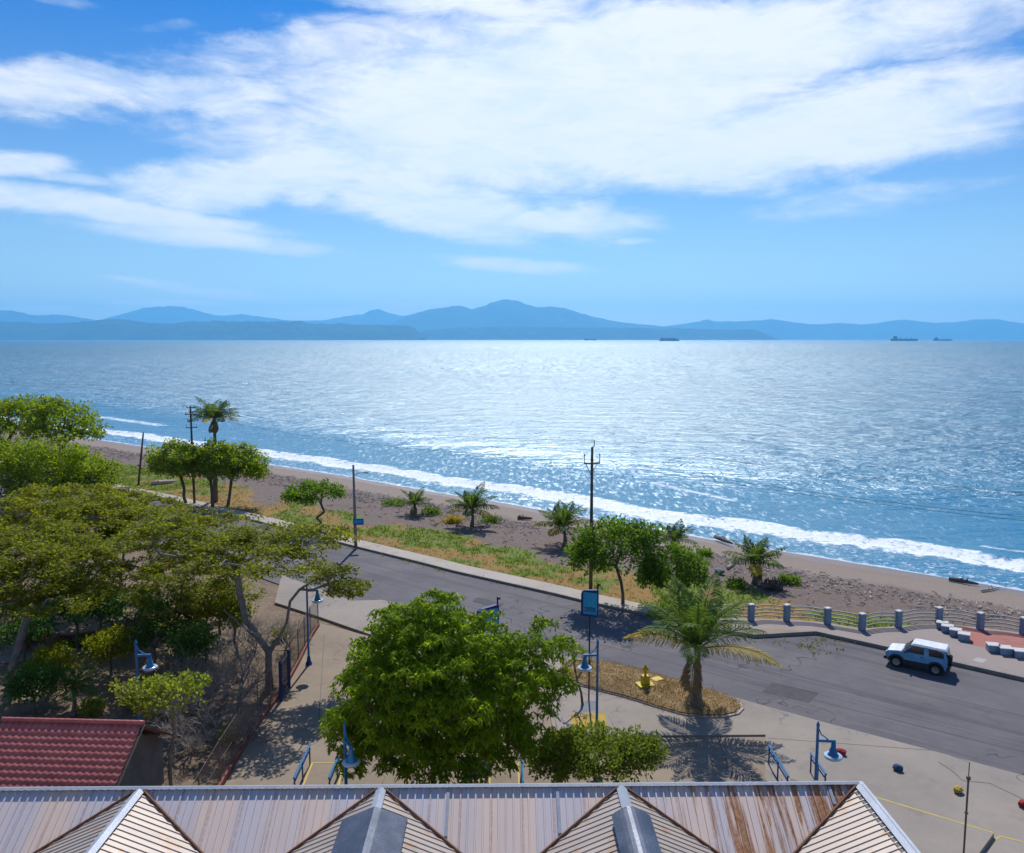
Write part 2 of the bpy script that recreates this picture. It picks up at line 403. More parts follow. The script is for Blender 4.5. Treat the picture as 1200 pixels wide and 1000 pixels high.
# foam mask: between -2.5 and +4 about the breaker
nf = math_(nt, 'MULTIPLY', math_(nt, 'SUBTRACT', fz, .5), 7)
q = math_(nt, 'ADD', brkA, nf)
foam = math_(nt, 'MULTIPLY', ramp(nt, q, -2.4, -.9), math_(nt, 'SUBTRACT', 1.0, ramp(nt, q, 1.2, 2.8)))
foam = math_(nt, 'MULTIPLY', foam, math_(nt, 'ADD', .25, ramp(nt, fz2, .33, .52)), None, True)
lace = math_(nt, 'MULTIPLY', ramp(nt, fz2, .56, .64), math_(nt, 'SUBTRACT', 1.0, ramp(nt, d_, 4.0, 7.0)))
edge = math_(nt, 'SUBTRACT', 1.0, ramp(nt, math_(nt, 'ABSOLUTE', math_(nt, 'ADD', d_, math_(nt, 'MULTIPLY', math_(nt, 'SUBTRACT', fz, .5), 3.0))), .15, .5))
foam = math_(nt, 'MAXIMUM', foam, math_(nt, 'MAXIMUM', math_(nt, 'MULTIPLY', lace, .75), math_(nt, 'MULTIPLY', edge, .6)))
cap = A(nt, 'cap')
foam = math_(nt, 'MAXIMUM', foam, math_(nt, 'MULTIPLY', ramp(nt, math_(nt, 'MULTIPLY', cap, math_(nt, 'MULTIPLY', fz, fz2)), .13, .3), .8))
big = noise(nt, mapping(nt, P_, (.004, .012, .01)), 1, 4)
deep = mixc(nt, ramp(nt, big, .35, .65), (.003, .1, .165), (.005, .13, .205))
shal = mixc(nt, ramp(nt, fz, .35, .65), (.03, .17, .27), (.045, .2, .3))
wc = mixc(nt, ramp(nt, d_, 12, 140), shal, deep)
bsn1 = noise(nt, mapping(nt, P_, (.35, .75, .4)), 1, 4, .6, .4)
bsn3 = noise(nt, mapping(nt, P_, (.9, 1.6, 1)), 1, 3, .7, .2)
bsn2 = noise(nt, mapping(nt, P_, (.05, .11, .06)), 1, 3, .6, .3)
h = math_(nt, 'ADD', math_(nt, 'MULTIPLY', bsn1, 1.0), math_(nt, 'ADD', math_(nt, 'MULTIPLY', bsn2, 4.0), math_(nt, 'MULTIPLY', bsn3, .45)))
amp = math_(nt, 'ADD', .2, math_(nt, 'MULTIPLY', ramp(nt, d_, 18, 60), .8))
b = nt.nodes.new('ShaderNodeBump'); b.inputs['Distance'].default_value = .75; L(nt, amp, b.inputs['Strength']); L(nt, h, b.inputs['Height'])
w = nt.nodes.new('ShaderNodeBsdfPrincipled'); L(nt, wc, w.inputs['Base Color']); w.inputs['IOR'].default_value = 1.33
w.inputs['Specular IOR Level'].default_value = .15
rr = math_(nt, 'ADD', .24, math_(nt, 'ADD', math_(nt, 'MULTIPLY', ramp(nt, d_, 14, 60), .12), math_(nt, 'MULTIPLY', ramp(nt, d_, 60, 1500), .28))); L(nt, rr, w.inputs['Roughness']); L(nt, b.outputs[0], w.inputs['Normal'])
fb = nt.nodes.new('ShaderNodeBump'); fb.inputs['Strength'].default_value = .5; fb.inputs['Distance'].default_value = .3; L(nt, fz2, fb.inputs['Height'])
fo = nt.nodes.new('ShaderNodeBsdfPrincipled'); fo.inputs['Base Color'].default_value = (.78, .84, .88, 1); fo.inputs['Roughness'].default_value = .8; L(nt, fb.outputs[0], fo.inputs['Normal'])
gl_ = nt.nodes.new('ShaderNodeBsdfGlossy'); gl_.distribution = 'BECKMANN'; gl_.inputs['Color'].default_value = (.8, .92, 1, 1)
spk = noise(nt, mapping(nt, P_, (1.7, .5, 1)), 1, 3, .75, .3); spk2 = noise(nt, mapping(nt, P_, (.32, .06, 1)), 1, 3, .7, .3)
spw = ramp(nt, d_, 120, 500)
sp_ = math_(nt, 'ADD', math_(nt, 'MULTIPLY', math_(nt, 'SUBTRACT', spk, .5), math_(nt, 'SUBTRACT', 1.0, spw)), math_(nt, 'MULTIPLY', math_(nt, 'SUBTRACT', spk2, .5), spw))
rg_ = math_(nt, 'ADD', .33, math_(nt, 'ADD', math_(nt, 'MULTIPLY', ramp(nt, d_, 12, 120), .1), math_(nt, 'MULTIPLY', ramp(nt, d_, 100, 2500), .045)))
rg_ = math_(nt, 'ADD', rg_, math_(nt, 'MULTIPLY', sp_, 1.15)); L(nt, rg_, gl_.inputs['Roughness']); L(nt, b.outputs[0], gl_.inputs['Normal'])
wm = nt.nodes.new('ShaderNodeMixShader'); wm.inputs[0].default_value = .18; L(nt, w.outputs[0], wm.inputs[1]); L(nt, gl_.outputs[0], wm.inputs[2])
mx = nt.nodes.new('ShaderNodeMixShader'); L(nt, foam, mx.inputs[0]); L(nt, wm.outputs[0], mx.inputs[1]); L(nt, fo.outputs[0], mx.inputs[2])
o_ = nt.nodes.new('ShaderNodeOutputMaterial'); L(nt, mx.outputs[0], o_.inputs[0])
sea = fastmesh('water', np.stack([SX.ravel(), SY.ravel(), SZ.ravel()], 1), gridfaces(len(ss), len(dd)), m, smooth=True)
attr(sea, 'dist', D_.ravel()); attr(sea, 'brk', brk.ravel())
cw = np.zeros(SX.shape)
for x0, y0, x1, y1, wd in [(765, 566, 858, 587, 1.3), (770, 568, 800, 574, 1.6), (120, 489, 190, 499, 3.2), (560, 534, 590, 538, .8), (1150, 640, 1200, 647, .8)]:
    a = g(x0, y0, SEA)[:2]; b_ = g(x1, y1, SEA)[:2]; ab = b_-a; t = np.clip(((SX-a[0])*ab[0]+(SY-a[1])*ab[1])/(ab@ab), 0, 1)
    dist = np.hypot(SX-a[0]-t*ab[0], SY-a[1]-t*ab[1]); cw = np.maximum(cw, np.clip(1.2-dist/wd, 0, 1))
attr(sea, 'cap', cw.ravel())
tag(sea, 'blue sea with a line of surf', None, None, 'structure')

# ---------------------------------------------------------------- paved surfaces
def surf(name, pts, z0, z1, mat, label):
    b = MB(); P = [(p[0], p[1]) for p in pts]
    ar = sum(P[i][0]*P[(i+1) % len(P)][1]-P[(i+1) % len(P)][0]*P[i][1] for i in range(len(P)))
    if ar < 0: P = P[::-1]
    b.prism(P, z0, z1)
    o = b.build(name, mat); return tag(o, label, None, None, 'structure')
def strip(name, pts, z, w, mat, label):
    P = [np.array(p[:2]) for p in gl(pts, z)]; a = offset(P, w/2); b = offset(P, -w/2)
    mb = MB(); n = len(P); vs = [(p[0], p[1], z) for p in a+b]
    mb.add(vs, [(i, i+1, n+i+1, n+i)[::-1] for i in range(n-1)])
    o = mb.build(name, mat); return tag(o, label, None, None, 'structure')
def cracked(name, c1, c2, c3, vs=.12, cw=.012, stain=(.2, .18, .17)):
    m, nt = newmat(name); v = geo_pos(nt)
    a = noise(nt, v, .22, 5, .6); b = noise(nt, v, 2.2, 5, .65); c_ = noise(nt, v, 22, 3)
    cc = mixc(nt, ramp(nt, a, .32, .68), c1, c2); cc = mixc(nt, ramp(nt, b, .4, .75), cc, c3)
    vo = nt.nodes.new('ShaderNodeTexVoronoi'); vo.feature = 'DISTANCE_TO_EDGE'; vo.inputs['Scale'].default_value = vs
    wv = nt.nodes.new('ShaderNodeVectorMath'); wv.operation = 'ADD'; L(nt, v, wv.inputs[0])
    nn = nt.nodes.new('ShaderNodeTexNoise'); nn.inputs['Scale'].default_value = .5; L(nt, v, nn.inputs['Vector'])
    sc_ = nt.nodes.new('ShaderNodeVectorMath'); sc_.operation = 'SCALE'; sc_.inputs['Scale'].default_value = 5; L(nt, nn.outputs['Color'], sc_.inputs[0]); L(nt, sc_.outputs[0], wv.inputs[1])
    L(nt, wv.outputs[0], vo.inputs['Vector'])
    cr = math_(nt, 'SUBTRACT', 1.0, ramp(nt, vo.outputs['Distance'], cw*.2, cw))
    cr = math_(nt, 'MULTIPLY', cr, ramp(nt, a, .42, .55))
    cc = mixc(nt, math_(nt, 'MULTIPLY', cr, .75), cc, tuple(x*.4 for x in c1))
    cc = mixc(nt, math_(nt, 'MULTIPLY', ramp(nt, noise(nt, v, .6, 6, .7), .56, .7), .55), cc, stain)
    finish(nt, cc, .85, .25, 0, c_, .3, .02); return m
def road_wear(mat):
    nt = mat.node_tree; p = [n for n in nt.nodes if n.type == 'BSDF_PRINCIPLED'][0]; src = p.inputs['Base Color'].links[0].from_socket
    v = geo_pos(nt); r = mapping(nt, v, (1, 1, 1), (0, 0, math.radians(39)))
    a = noise(nt, mapping(nt, r, (.035, .9, 1)), 1, 4, .6); b = noise(nt, mapping(nt, r, (.12, 2.6, 1)), 1, 3, .6)
    c1 = mixc(nt, math_(nt, 'MULTIPLY', ramp(nt, a, .52, .66), .45), src, (.06, .057, .066))
    c1 = mixc(nt, math_(nt, 'MULTIPLY', ramp(nt, b, .56, .68), .35), c1, (.2, .185, .175))
    L(nt, c1, p.inputs['Base Color'])
M['asphalt'] = cracked('asphalt', (.1, .096, .108), (.145, .137, .145), (.12, .114, .122), .1, .01, (.08, .076, .085))
M['plaza'] = cracked('plaza_concrete', (.31, .268, .228), (.235, .208, .182), (.275, .242, .21), .13, .008, (.19, .172, .155))
M['court'] = cracked('court_concrete', (.285, .225, .165), (.215, .17, .13), (.26, .21, .16), .1, .006, (.19, .15, .115))
M['walk'] = cracked('walk_concrete', (.42, .37, .32), (.36, .32, .28), (.4, .35, .3), .3, .01, (.28, .25, .22))
M['prom'] = cracked('promenade_paving', (.3, .25, .23), (.26, .22, .2), (.29, .25, .22), .2, .006, (.23, .2, .18))
M['redpave'] = cracked('red_paving', (.38, .15, .12), (.34, .14, .11), (.36, .17, .14), .2, .004, (.26, .13, .11))

road_wear(M['asphalt'])
M['oldpatch'] = mottled('asphalt_patch', (.07, .066, .075), (.09, .085, .092), 2, .85)
near_road = [(-120, 552), (100, 596), (250, 645), (330, 674), (412, 704), (447, 703), (490, 712), (560, 738), (655, 768), (712, 776), (775, 794), (860, 817), (968, 847), (1075, 875), (1200, 909), (1420, 972)]
road_far = front_px + [(840, 741), (885, 748), (956, 744), (1047, 764), (1112, 779), (1200, 799), (1300, 823), (1450, 860)]
rp = gl(road_far)
nr = gl([(x, y+12) for x, y in near_road])
surf('road', rp+nr[::-1], -.12, 0.0, M['asphalt'], 'grey asphalt seafront road')
def offset(P, w):
    P = [np.array(p[:2]) for p in P]; out = []
    for i, p in enumerate(P):
        a = P[max(i-1, 0)]; b = P[min(i+1, len(P)-1)]; d = b-a; d /= np.linalg.norm(d); nn = np.array([-d[1], d[0]])
        out.append(p+nn*w)
    return out
fr = gl(front_px[:-1])
surf('pavement', [p[:2] for p in offset(fr, .16)]+offset(fr, 1.9)[::-1], -.15, .19, M['walk'], 'narrow concrete pavement along the beach side of the road')
surf('kerb', [p[:2] for p in fr]+offset(fr, .157)[::-1], -.15, .195, M['kerb'], 'weathered kerb of the beach side pavement')
pf = [(790, 737), (840, 741), (885, 748), (956, 744), (1047, 764), (1112, 779), (1200, 799), (1300, 823), (1450, 860)]
pb = [(1450, 770), (1330, 757), (1199, 744), (1149, 738), (1100, 733), (1053, 736), (1010, 739), (969, 732), (922, 728), (880, 727), (835, 727), (785, 727)]
pfw = gl(pf); pfo = offset(pfw, .2)
pbw = [p[:2] for p in gl([(x, y-2) for x, y in pb], .22)]
surf('promenade', pfo+pbw, -.2, .24, M['prom'], 'raised seafront promenade paving')
surf('promenade_kerb', [p[:2] for p in pfw]+offset(pfw, .197)[::-1], -.2, .246, M['kerb'], 'kerb of the raised promenade')
surf('red_paving', [p[:2] for p in gl([(1104, 733), (1149, 738), (1199, 744), (1330, 758), (1330, 800), (1200, 768), (1139, 756), (1133, 748), (1118, 741)], .24)], .20, .2445, M['redpave'], 'red paved corner of the promenade')
surf('sandy_infill', [p[:2] for p in gl([(858, 740), (900, 736.5), (952, 739.5), (905, 741.5)], .24)], .20, .2448, M['court'], 'sandy wedge on the promenade edge')
surf('manhole_slab', [p[:2] for p in gl([(1139, 774), (1146, 770.5), (1158, 773.5), (1151, 777.5)], .24)], .20, .2475, M['conc'], 'pale square slab in the promenade')
plz = [(x, y) for x, y in near_road[3:]]+[(1420, 1150), (700, 1150), (895, 1000), (897, 861), (650, 863), (636, 800), (560, 779), (470, 756), (372, 722), (322, 706)]
surf('plaza', [p[:2] for p in gl(plz, .1)], -.1, .1, M['plaza'], 'pale concrete plaza beside the road')
ct = [(373, 730), (470, 756), (560, 779), (636, 800), (650, 863), (897, 861), (897, 1150), (120, 1150), (262, 922), (303, 851), (331, 812)]
surf('courtyard', [p[:2] for p in gl(ct, .0)], -.1, .015, M['court'], 'brown concrete courtyard below the trees')
# raised lower platform bottom right and its yellow nosing
pl2 = gl([(1014, 930), (1165, 976), (1140, 1010), (1080, 1120), (905, 1120), (905, 925)], .3)
surf('raised_platform', [p[:2] for p in pl2], -.05, .30, M['plaza'], 'raised concrete platform at the corner of the building')
pl3 = gl([(1172, 981), (1215, 992), (1200, 1020), (1152, 1010)], .1)
strip('yellow_nosing', [(1014, 930.5), (1164, 976)], .304, .09, M['yellowline'], 'yellow line along the platform edge')
strip('yellow_nosing', [(1150, 996), (1172, 980), (1230, 994)], .106, .09, M['yellowline'], 'yellow line round the lower step')
M['seam'] = mottled('seam', (.12, .10, .085), (.17, .14, .12), 3)
for i, s_ in enumerate([[(650, 864.5), (897, 862.5)], [(740, 862), (760, 918)], [(640, 803), (655, 862)], [(840, 862), (862, 920)], [(900, 865), (1100, 880), (1135, 893)], [(380, 745), (372, 870), (355, 878)]]):
    z = .104 if i in (2, 4) else .02
    strip('paving_joint', s_, z, .05, M['seam'], 'dark joint line in the concrete')
strip('paving_joint', [(1100, 893), (1118, 905), (1128, 915), (1160, 918), (1200, 937), (1240, 960)], .105, .07, M['seam'], 'wandering dark crack across the plaza')
strip('paving_joint', [(640, 790), (655, 800), (690, 815)], .105, .05, M['seam'], 'dark joint line near the grass island')
yp = gl([(670, 836), (709, 836), (711, 852), (669, 852)], .1)
surf('yellow_pad', [p[:2] for p in yp], .05, .106, M['yellowpad'], 'worn yellow painted square on the plaza')
surf('asphalt_patch', [p[:2] for p in gl([(905, 800), (960, 812), (948, 824), (893, 811)], 0)], -.02, .005, M['oldpatch'], 'dark repaired patch in the asphalt')
surf('asphalt_patch', [p[:2] for p in gl([(560, 700), (590, 708), (584, 713), (553, 705)], 0)], -.02, .005, M['oldpatch'], 'small dark repaired patch in the asphalt farther left')
strip('asphalt_seam', [(440, 680), (560, 714), (700, 754), (860, 796), (1000, 832), (1210, 884)], .006, .05, M['oldpatch'], 'dark seam along the middle of the road')
# park paths
strip('path', [(-30, 775), (20, 772), (70, 766), (110, 760), (150, 752), (175, 742)], -.02, 1.3, M['court'], 'pale narrow path through the park')

# grass island (dry) ---------------------------------------------------------
isl_px = [(655, 792), (652, 784), (662, 777), (680, 775), (712, 777), (742, 785), (775, 794), (800, 800), (825, 808), (850, 816), (868, 824), (872, 831), (866, 837), (850, 841), (825, 841), (800, 838), (775, 831), (750, 823), (730, 817), (707, 811), (680, 804)]
ip = np.array([p[:2] for p in gl(isl_px, .12)]); cen = ip.mean(0)
surf('island_kerb', [p for p in ip], -.05, .17, M['walk'], 'low kerb ring of the grass island')
pts = []; fcs = []; n = len(ip); R = 7
for r in range(R+1):
    k = 1-.04-r/R*.96
    for i in range(n):
        p = cen+(ip[i]-cen)*k; pts.append((p[0], p[1], .14+.42*(1-k*k)**.6+(vnoise(np.array(p[0]*1.3), np.array(p[1]*1.3), 5)-.5)*.1*(1-k)))
for r in range(R):
    for i in range(n):
        j = (i+1) % n; fcs.append((r*n+i, r*n+j, (r+1)*n+j, (r+1)*n+i))
mb = MB(); mb.add(pts, fcs)
m2 = mottled('island_earth', (.33, .22, .11), (.4, .28, .15), 1.5, .95, fine=12, bstr=.6, bdist=.06)
isl = mb.build('grass_island', m2, smooth=True); tag(isl, 'low mound of dry grass and earth on the island', None, None, 'structure')
def pip(x, y, poly):
    c = np.zeros(x.shape, bool); n = len(poly); j = n-1
    for i in range(n):
        xi, yi = poly[i]; xj, yj = poly[j]
        c ^= ((yi > y) != (yj > y)) & (x < (xj-xi)*(y-yi)/(yj-yi+1e-12)+xi); j = i
    return c

# ---------------------------------------------------------------- grass stuff
def tufts(P, hmin, hmax, wd, blades, mat, name, label, lean=.6):
    P = np.repeat(P, blades, 0); n = len(P); P = P+np.concatenate([rng.normal(0, .12, (n, 2)), np.zeros((n, 1))], 1)
    d = np.stack([rng.normal(0, lean, n), rng.normal(0, lean, n), np.ones(n)], 1)
    nr_ = unit(rng.normal(0, 1, (n, 3)))
    q = leafquads(P, d, nr_, rng.uniform(hmin, hmax, n), wd)
    o = leafobj(name, q, mat, None); tag(o, label, 'grass', None, 'stuff'); return o
def sample_mask(mask, ncand, p=1.0):
    X = rng.uniform(-110, 60, ncand); Y = rng.uniform(50, 190, ncand)
    ix = np.clip(np.searchsorted(xs, X), 0, len(xs)-1); iy = np.clip(np.searchsorted(ys, Y), 0, len(ys)-1)
    k = mask[iy, ix] > rng.uniform(.15, 1.0, ncand)
    X, Y = X[k], Y[k]; Z = V[:, 2].reshape(GX.shape)[iy[k], ix[k]]
    return np.stack([X, Y, Z], 1)
tufts(sample_mask(green, 150000), .15, .4, .09, 4, M['grass'], 'grass', 'green grass and creeper patches behind the pavement', 1.0)
tufts(sample_mask(dry, 90000), .12, .32, .07, 3, M['drygrass'], 'dry_grass', 'dry straw coloured grass behind the pavement', 1.0)
X = rng.uniform(ip[:, 0].min(), ip[:, 0].max(), 9000); Y = rng.uniform(ip[:, 1].min(), ip[:, 1].max(), 9000)
k = pip(X, Y, cen+(ip-cen)*.97); X, Y = X[k], Y[k]
# height on the mound from radial scale
def moundz(X, Y):
    out = np.zeros(len(X)); best = np.zeros(len(X))
    for i in range(n_i):
        a = ip[i]-cen; b = ip[(i+1) % n_i]-cen; det = a[0]*b[1]-a[1]*b[0]
        s = ((X-cen[0])*b[1]-(Y-cen[1])*b[0])/det; t = (a[0]*(Y-cen[1])-a[1]*(X-cen[0]))/det
        mm = (s >= -1e-6) & (t >= -1e-6); best = np.where(mm, s+t, best)
    return .12+.42*np.clip(1-best**2, 0, 1)**.6
n_i = len(ip)
tufts(np.stack([X, Y, moundz(X, Y)], 1), .05, .13, .03, 5, M['mound'], 'dry_grass', 'short brown grass covering the traffic island', 1.1)

# driftwood and wrack ---------------------------------------------------------
def sticks(n, dlo, dhi, lmin, lmax, rad, mat, name, label, dens=None):
    mb = MB(); cnt = 0
    sA = rng.uniform(1670, 1990, n*3); dA = rng.triangular(dlo, (dlo*.65+dhi*.35), dhi, n*3)
    bx = np.interp(sA, cum, SH[:, 0]); by = np.interp(sA, cum, SH[:, 1])
    X = bx-nrm_[0]*dA; Y = by-nrm_[1]*dA; Z = zland(X, Y)+.06
    keep = fbm(X*.12, Y*.12, 3, 55) > .43
    for x, y, z in zip(X[keep][:n], Y[keep][:n], Z[keep][:n]):
        a = random.uniform(0, PI); l = random.uniform(lmin, lmax)*(1 if random.random() < .9 else 1.8); r = rad*random.uniform(.5, 1.4)
        dx, dy, dz = math.cos(a)*l/2, math.sin(a)*l/2, random.uniform(-.04, .1)
        mb.tube([(x-dx, y-dy, z), (x+random.uniform(-.08, .08), y+random.uniform(-.08, .08), z+.03), (x+dx, y+dy, z+dz)], [r, r*.9, r*.5], 4)
    o = mb.build(name, mat); return tag(o, label, 'driftwood', None, 'stuff')
sticks(4200, 7.5, 16, .12, .55, .05, M['driftwood'], 'driftwood', 'pale scattered driftwood along the tide line')
sticks(1500, 7.5, 24, .15, .6, .035, M['darkwood'], 'driftwood', 'dark scattered driftwood and twigs on the shingle')
def log(px0, py0, px1, py1, r, mat, label, name='driftwood_log', dz=0.05):
    a = gz(px0, py0); b = gz(px1, py1); c_ = (a+b)/2
    t = thing(name, c_, label, 'driftwood log')
    mb = MB(); P = [a+(b-a)*k for k in (0, .3, .55, .8, 1)]
    P = [p-c_+np.array([random.uniform(-.06, .06), random.uniform(-.06, .06), r*.8+dz]) for p in P]
    mb.tube(P, [r, r*1.05, r*.9, r*.75, r*.4], 7); mb.build('log_stem', mat, t, True)
    for k in range(2):
        q = P[1+k]; mb = MB(); mb.tube([q, q+np.array([random.uniform(-.4, .4), random.uniform(-.4, .4), .35])], [r*.5, r*.2], 5); mb.build('branch_stub', mat, t, True)
    return t
log(902, 684, 912, 692, .13, M['driftwood'], 'pale bleached log on the grass right of the beach palm')
log(913, 679, 919, 676, .1, M['driftwood'], 'short pale log lying just seaward of the bleached log')
log(1113, 681, 1146, 687, .2, M['darkwood'], 'long dark log on the tide line above the parked car')
log(607, 609, 624, 610, .22, M['darkwood'], 'dark log on the shingle left of the yellowing beach palm')
log(838, 633, 858, 641, .22, M['darkwood'], 'dark tangled log on the tide line near the beach palm', dz=.2)
log(178, 569, 207, 566, .3, M['driftwood'], 'big pale log lying in the green field under the left trees')
log(1150, 666+28, 1172, 690, .1, M['driftwood'], 'thin pale log at the right end of the tide line')
log(852, 668, 860, 662, .14, M['driftwood'], 'pale stump beside the grass left of the beach palm')
# rubble blob near palm
def rock(px, py, r, mat, label, name='stone', gfun=None, z=0.0, group=None, cat='stone', sq=.7):
    p = gz(px, py) if gfun is None else g(px, py, z)
    t_ = []
    mb = MB(); nu, nv = 9, 6; vs = []; fs = []
    for j in range(nv+1):
        th = PI*j/nv
        for i in range(nu):
            ph = 2*PI*i/nu; k = r*(1+random.uniform(-.16, .16)) if 0 < j < nv else r
            vs.append((k*math.sin(th)*math.cos(ph)*1.2, k*math.sin(th)*math.sin(ph), r*sq+k*math.cos(th)*sq))
    for j in range(nv):
        for i in range(nu):
            q = (i+1) % nu; fs.append((j*nu+i, (j+1)*nu+i, (j+1)*nu+q, j*nu+q))
    mb.add(vs, fs); o = mb.build(name, mat, None, False, p); o.rotation_euler = (0, 0, random.uniform(0, 3))
    return tag(o, label, cat, group)
rock(843, 673, .4, M['slab'], 'grey stone on the shingle behind the round tree')
GF = 1
gs = 'painted stones spaced across the plaza'
rock(986, 884, .2, M['redstone'], 'small red painted stone beside the bell lamp on the plaza', 'painted_stone', GF, .1, gs)
rock(1052, 903, .2, M['bluestone'], 'dark blue painted stone in the middle of the plaza', 'painted_stone', GF, .1, gs)
rock(1123, 929, .2, M['yelstone'], 'yellow painted stone next to the thin mast', 'painted_stone', GF, .1, gs)
rock(1200, 946, .2, M['redstone'], 'dark red painted stone at the right edge of the plaza', 'painted_stone', GF, .1, gs)

# ---------------------------------------------------------------- trees
def skeleton(base, trunk_pts, targets, rtip, pw=.46, jit=.12, nearest_bias=.25, up=.1, limbs=()):
    nodes = [np.array(base, float)]; par = [-1]; plen = [0.0]
    for p in trunk_pts:
        nodes.append(np.array(p, float)); par.append(len(nodes)-2); plen.append(0.0)
    ntr = len(nodes)
    for si, pts_ in limbs:
        pv_ = si
        for p in pts_: nodes.append(np.array(p, float)); par.append(pv_); plen.append(plen[pv_]+.5); pv_ = len(nodes)-1
    fork = nodes[-1]; T = sorted([np.array(t) for t in targets], key=lambda t: np.linalg.norm(t-fork))
    leafc = {}
    ends = []
    for t in T:
        arr = np.array(nodes[ntr-1:]); pl = np.array(plen[ntr-1:])
        cost = np.linalg.norm(arr-t, axis=1)+nearest_bias*pl
        # discourage joining from above
        cost = cost+np.maximum(0, arr[:, 2]-t[2])*1.2
        i = int(np.argmin(cost))+ntr-1
        a = nodes[i]; dist = np.linalg.norm(t-a); k = max(1, int(dist/.7))
        prev = i
        for s in range(1, k+1):
            f = s/k; p = a+(t-a)*f
            if s < k:
                p = p+rng.normal(0, jit, 3)*min(1, dist*.5); p[2] += up*math.sin(PI*f)*dist
            nodes.append(p); par.append(prev); plen.append(plen[prev]+dist/k); prev = len(nodes)-1
        ends.append(prev)
    cnt = np.zeros(len(nodes))
    for e_ in ends:
        i = e_
        while i >= 0: cnt[i] += 1; i = par[i]
    rad = rtip*np.maximum(cnt, 1)**pw
    return nodes, par, rad
def tubes_np(nodes, par, rad, name, mat, parent, n=6, flare=1.35, ntrunk=1, org=(0, 0, 0)):
    nodes = np.array(nodes)-np.array(org); 
    vs = []; fs = []; b = 0
    idx = [i for i in range(len(nodes)) if par[i] >= 0]
    A_ = nodes[[par[i] for i in idx]]; B_ = nodes[idx]
    ra = np.array([min(rad[par[i]], rad[i]*1.5) if par[i] >= ntrunk else rad[par[i]] for i in idx]); rb = np.array([rad[i] for i in idx])
    ra = np.where(np.array([par[i] for i in idx]) == 0, rad[0]*flare, ra)
    D = unit(B_-A_); ref = np.where(np.abs(D[:, :1]) < .8, np.array([[1., 0, 0]]), np.array([[0, 1., 0]]))
    U = unit(np.cross(D, ref)); W = np.cross(D, U)
    ang = 2*PI*np.arange(n)/n; ca = np.cos(ang)[None, :, None]; sa = np.sin(ang)[None, :, None]
    ring = U[:, None, :]*ca+W[:, None, :]*sa
    va = A_[:, None, :]+ring*ra[:, None, None]; vb = (B_+D*rb[:, None]*.3)[:, None, :]+ring*rb[:, None, None]
    Vv = np.concatenate([va, vb], 1).reshape(-1, 3)
    k = np.arange(n); f = np.stack([k, (k+1) % n, (k+1) % n+n, k+n], 1)
    Ff = (f[None]+(np.arange(len(idx))*2*n)[:, None, None]).reshape(-1, 4)
    return fastmesh(name, Vv, Ff, mat, parent, True)
def clump_points(env, n, shell=(.6, 1.0), lowcut=-.75, mind=0.0):
    """env: list of (center, radii); sample points near the outer shell of the union"""
    out = []; vol = np.array([np.prod(r)**(2/3) for c, r in env]); vol /= vol.sum()
    tries = 0
    while len(out) < n and tries < n*60:
        tries += 1
        k = rng.choice(len(env), p=vol); c, r = env[k]
        d = unit(rng.normal(0, 1, 3))
        if d[2] < lowcut: continue
        p = np.array(c)+np.array(r)*d*rng.uniform(*shell)
        inside = False
        for j, (c2, r2) in enumerate(env):
            if j != k and np.linalg.norm((p-c2)/np.array(r2)) < shell[0]*.9: inside = True
        if inside: continue
        if mind and any(np.linalg.norm(p-q) < mind for q in out): continue
        out.append(p)
    return np.array(out)
def leaves_clump(C, rc, nleaf, size, flat=.7, style='broad'):
    n = len(C)*nleaf; c = np.repeat(C, nleaf, 0)
    d = unit(rng.normal(0, 1, (n, 3)))*rng.uniform(.3, 1, (n, 1))**.5
    p = c+d*np.array([1, 1, flat])*(rc*rng.uniform(.7, 1.2, (len(C), 1))).repeat(nleaf, 0)
    if style == 'broad':
        dr = unit(d+np.array([0, 0, -.15])+rng.normal(0, .6, (n, 3))); nr_ = unit(np.array([0, 0, 1.])+rng.normal(0, .55, (n, 3)))
        return leafquads(p, dr, nr_, size*rng.uniform(.7, 1.3, n), size*.55)
    if style == 'fine':
        dr = unit(rng.normal(0, 1, (n, 3))*np.array([1, 1, .35])); nr_ = unit(np.array([0, 0, 1.])+rng.normal(0, .35, (n, 3)))
        return leafquads(p, dr, nr_, size*rng.uniform(.7, 1.4, n), size*.45)
def rosettes(C, nleaf, Ln, Wd, droop=.5, seed=0):
    """whorls of long drooping leaves"""
    n = len(C)*nleaf; c = np.repeat(C, nleaf, 0); ph = rng.uniform(0, 2*PI, n); el = rng.uniform(-.3, .9, n)
    d = np.stack([np.cos(ph)*np.cos(el), np.sin(ph)*np.cos(el), np.sin(el)], 1)
    l1 = Ln*rng.uniform(.6, 1.25, n)*np.repeat(rng.uniform(.75, 1.3, len(C)), nleaf)
    nr_ = unit(np.array([0, 0, 1.])+d*.3+rng.normal(0, .25, (n, 3)))
    q1 = leafquads(c, d, nr_, l1*.65, Wd)
    c2 = c+d*(l1*.5)[:, None]; d2 = unit(d+np.array([0, 0, -1.1])*droop*2)
    q2 = leafquads(c2, d2, unit(nr_+d*.6), l1*.6, Wd*.9)
    return np.concatenate([q1, q2])
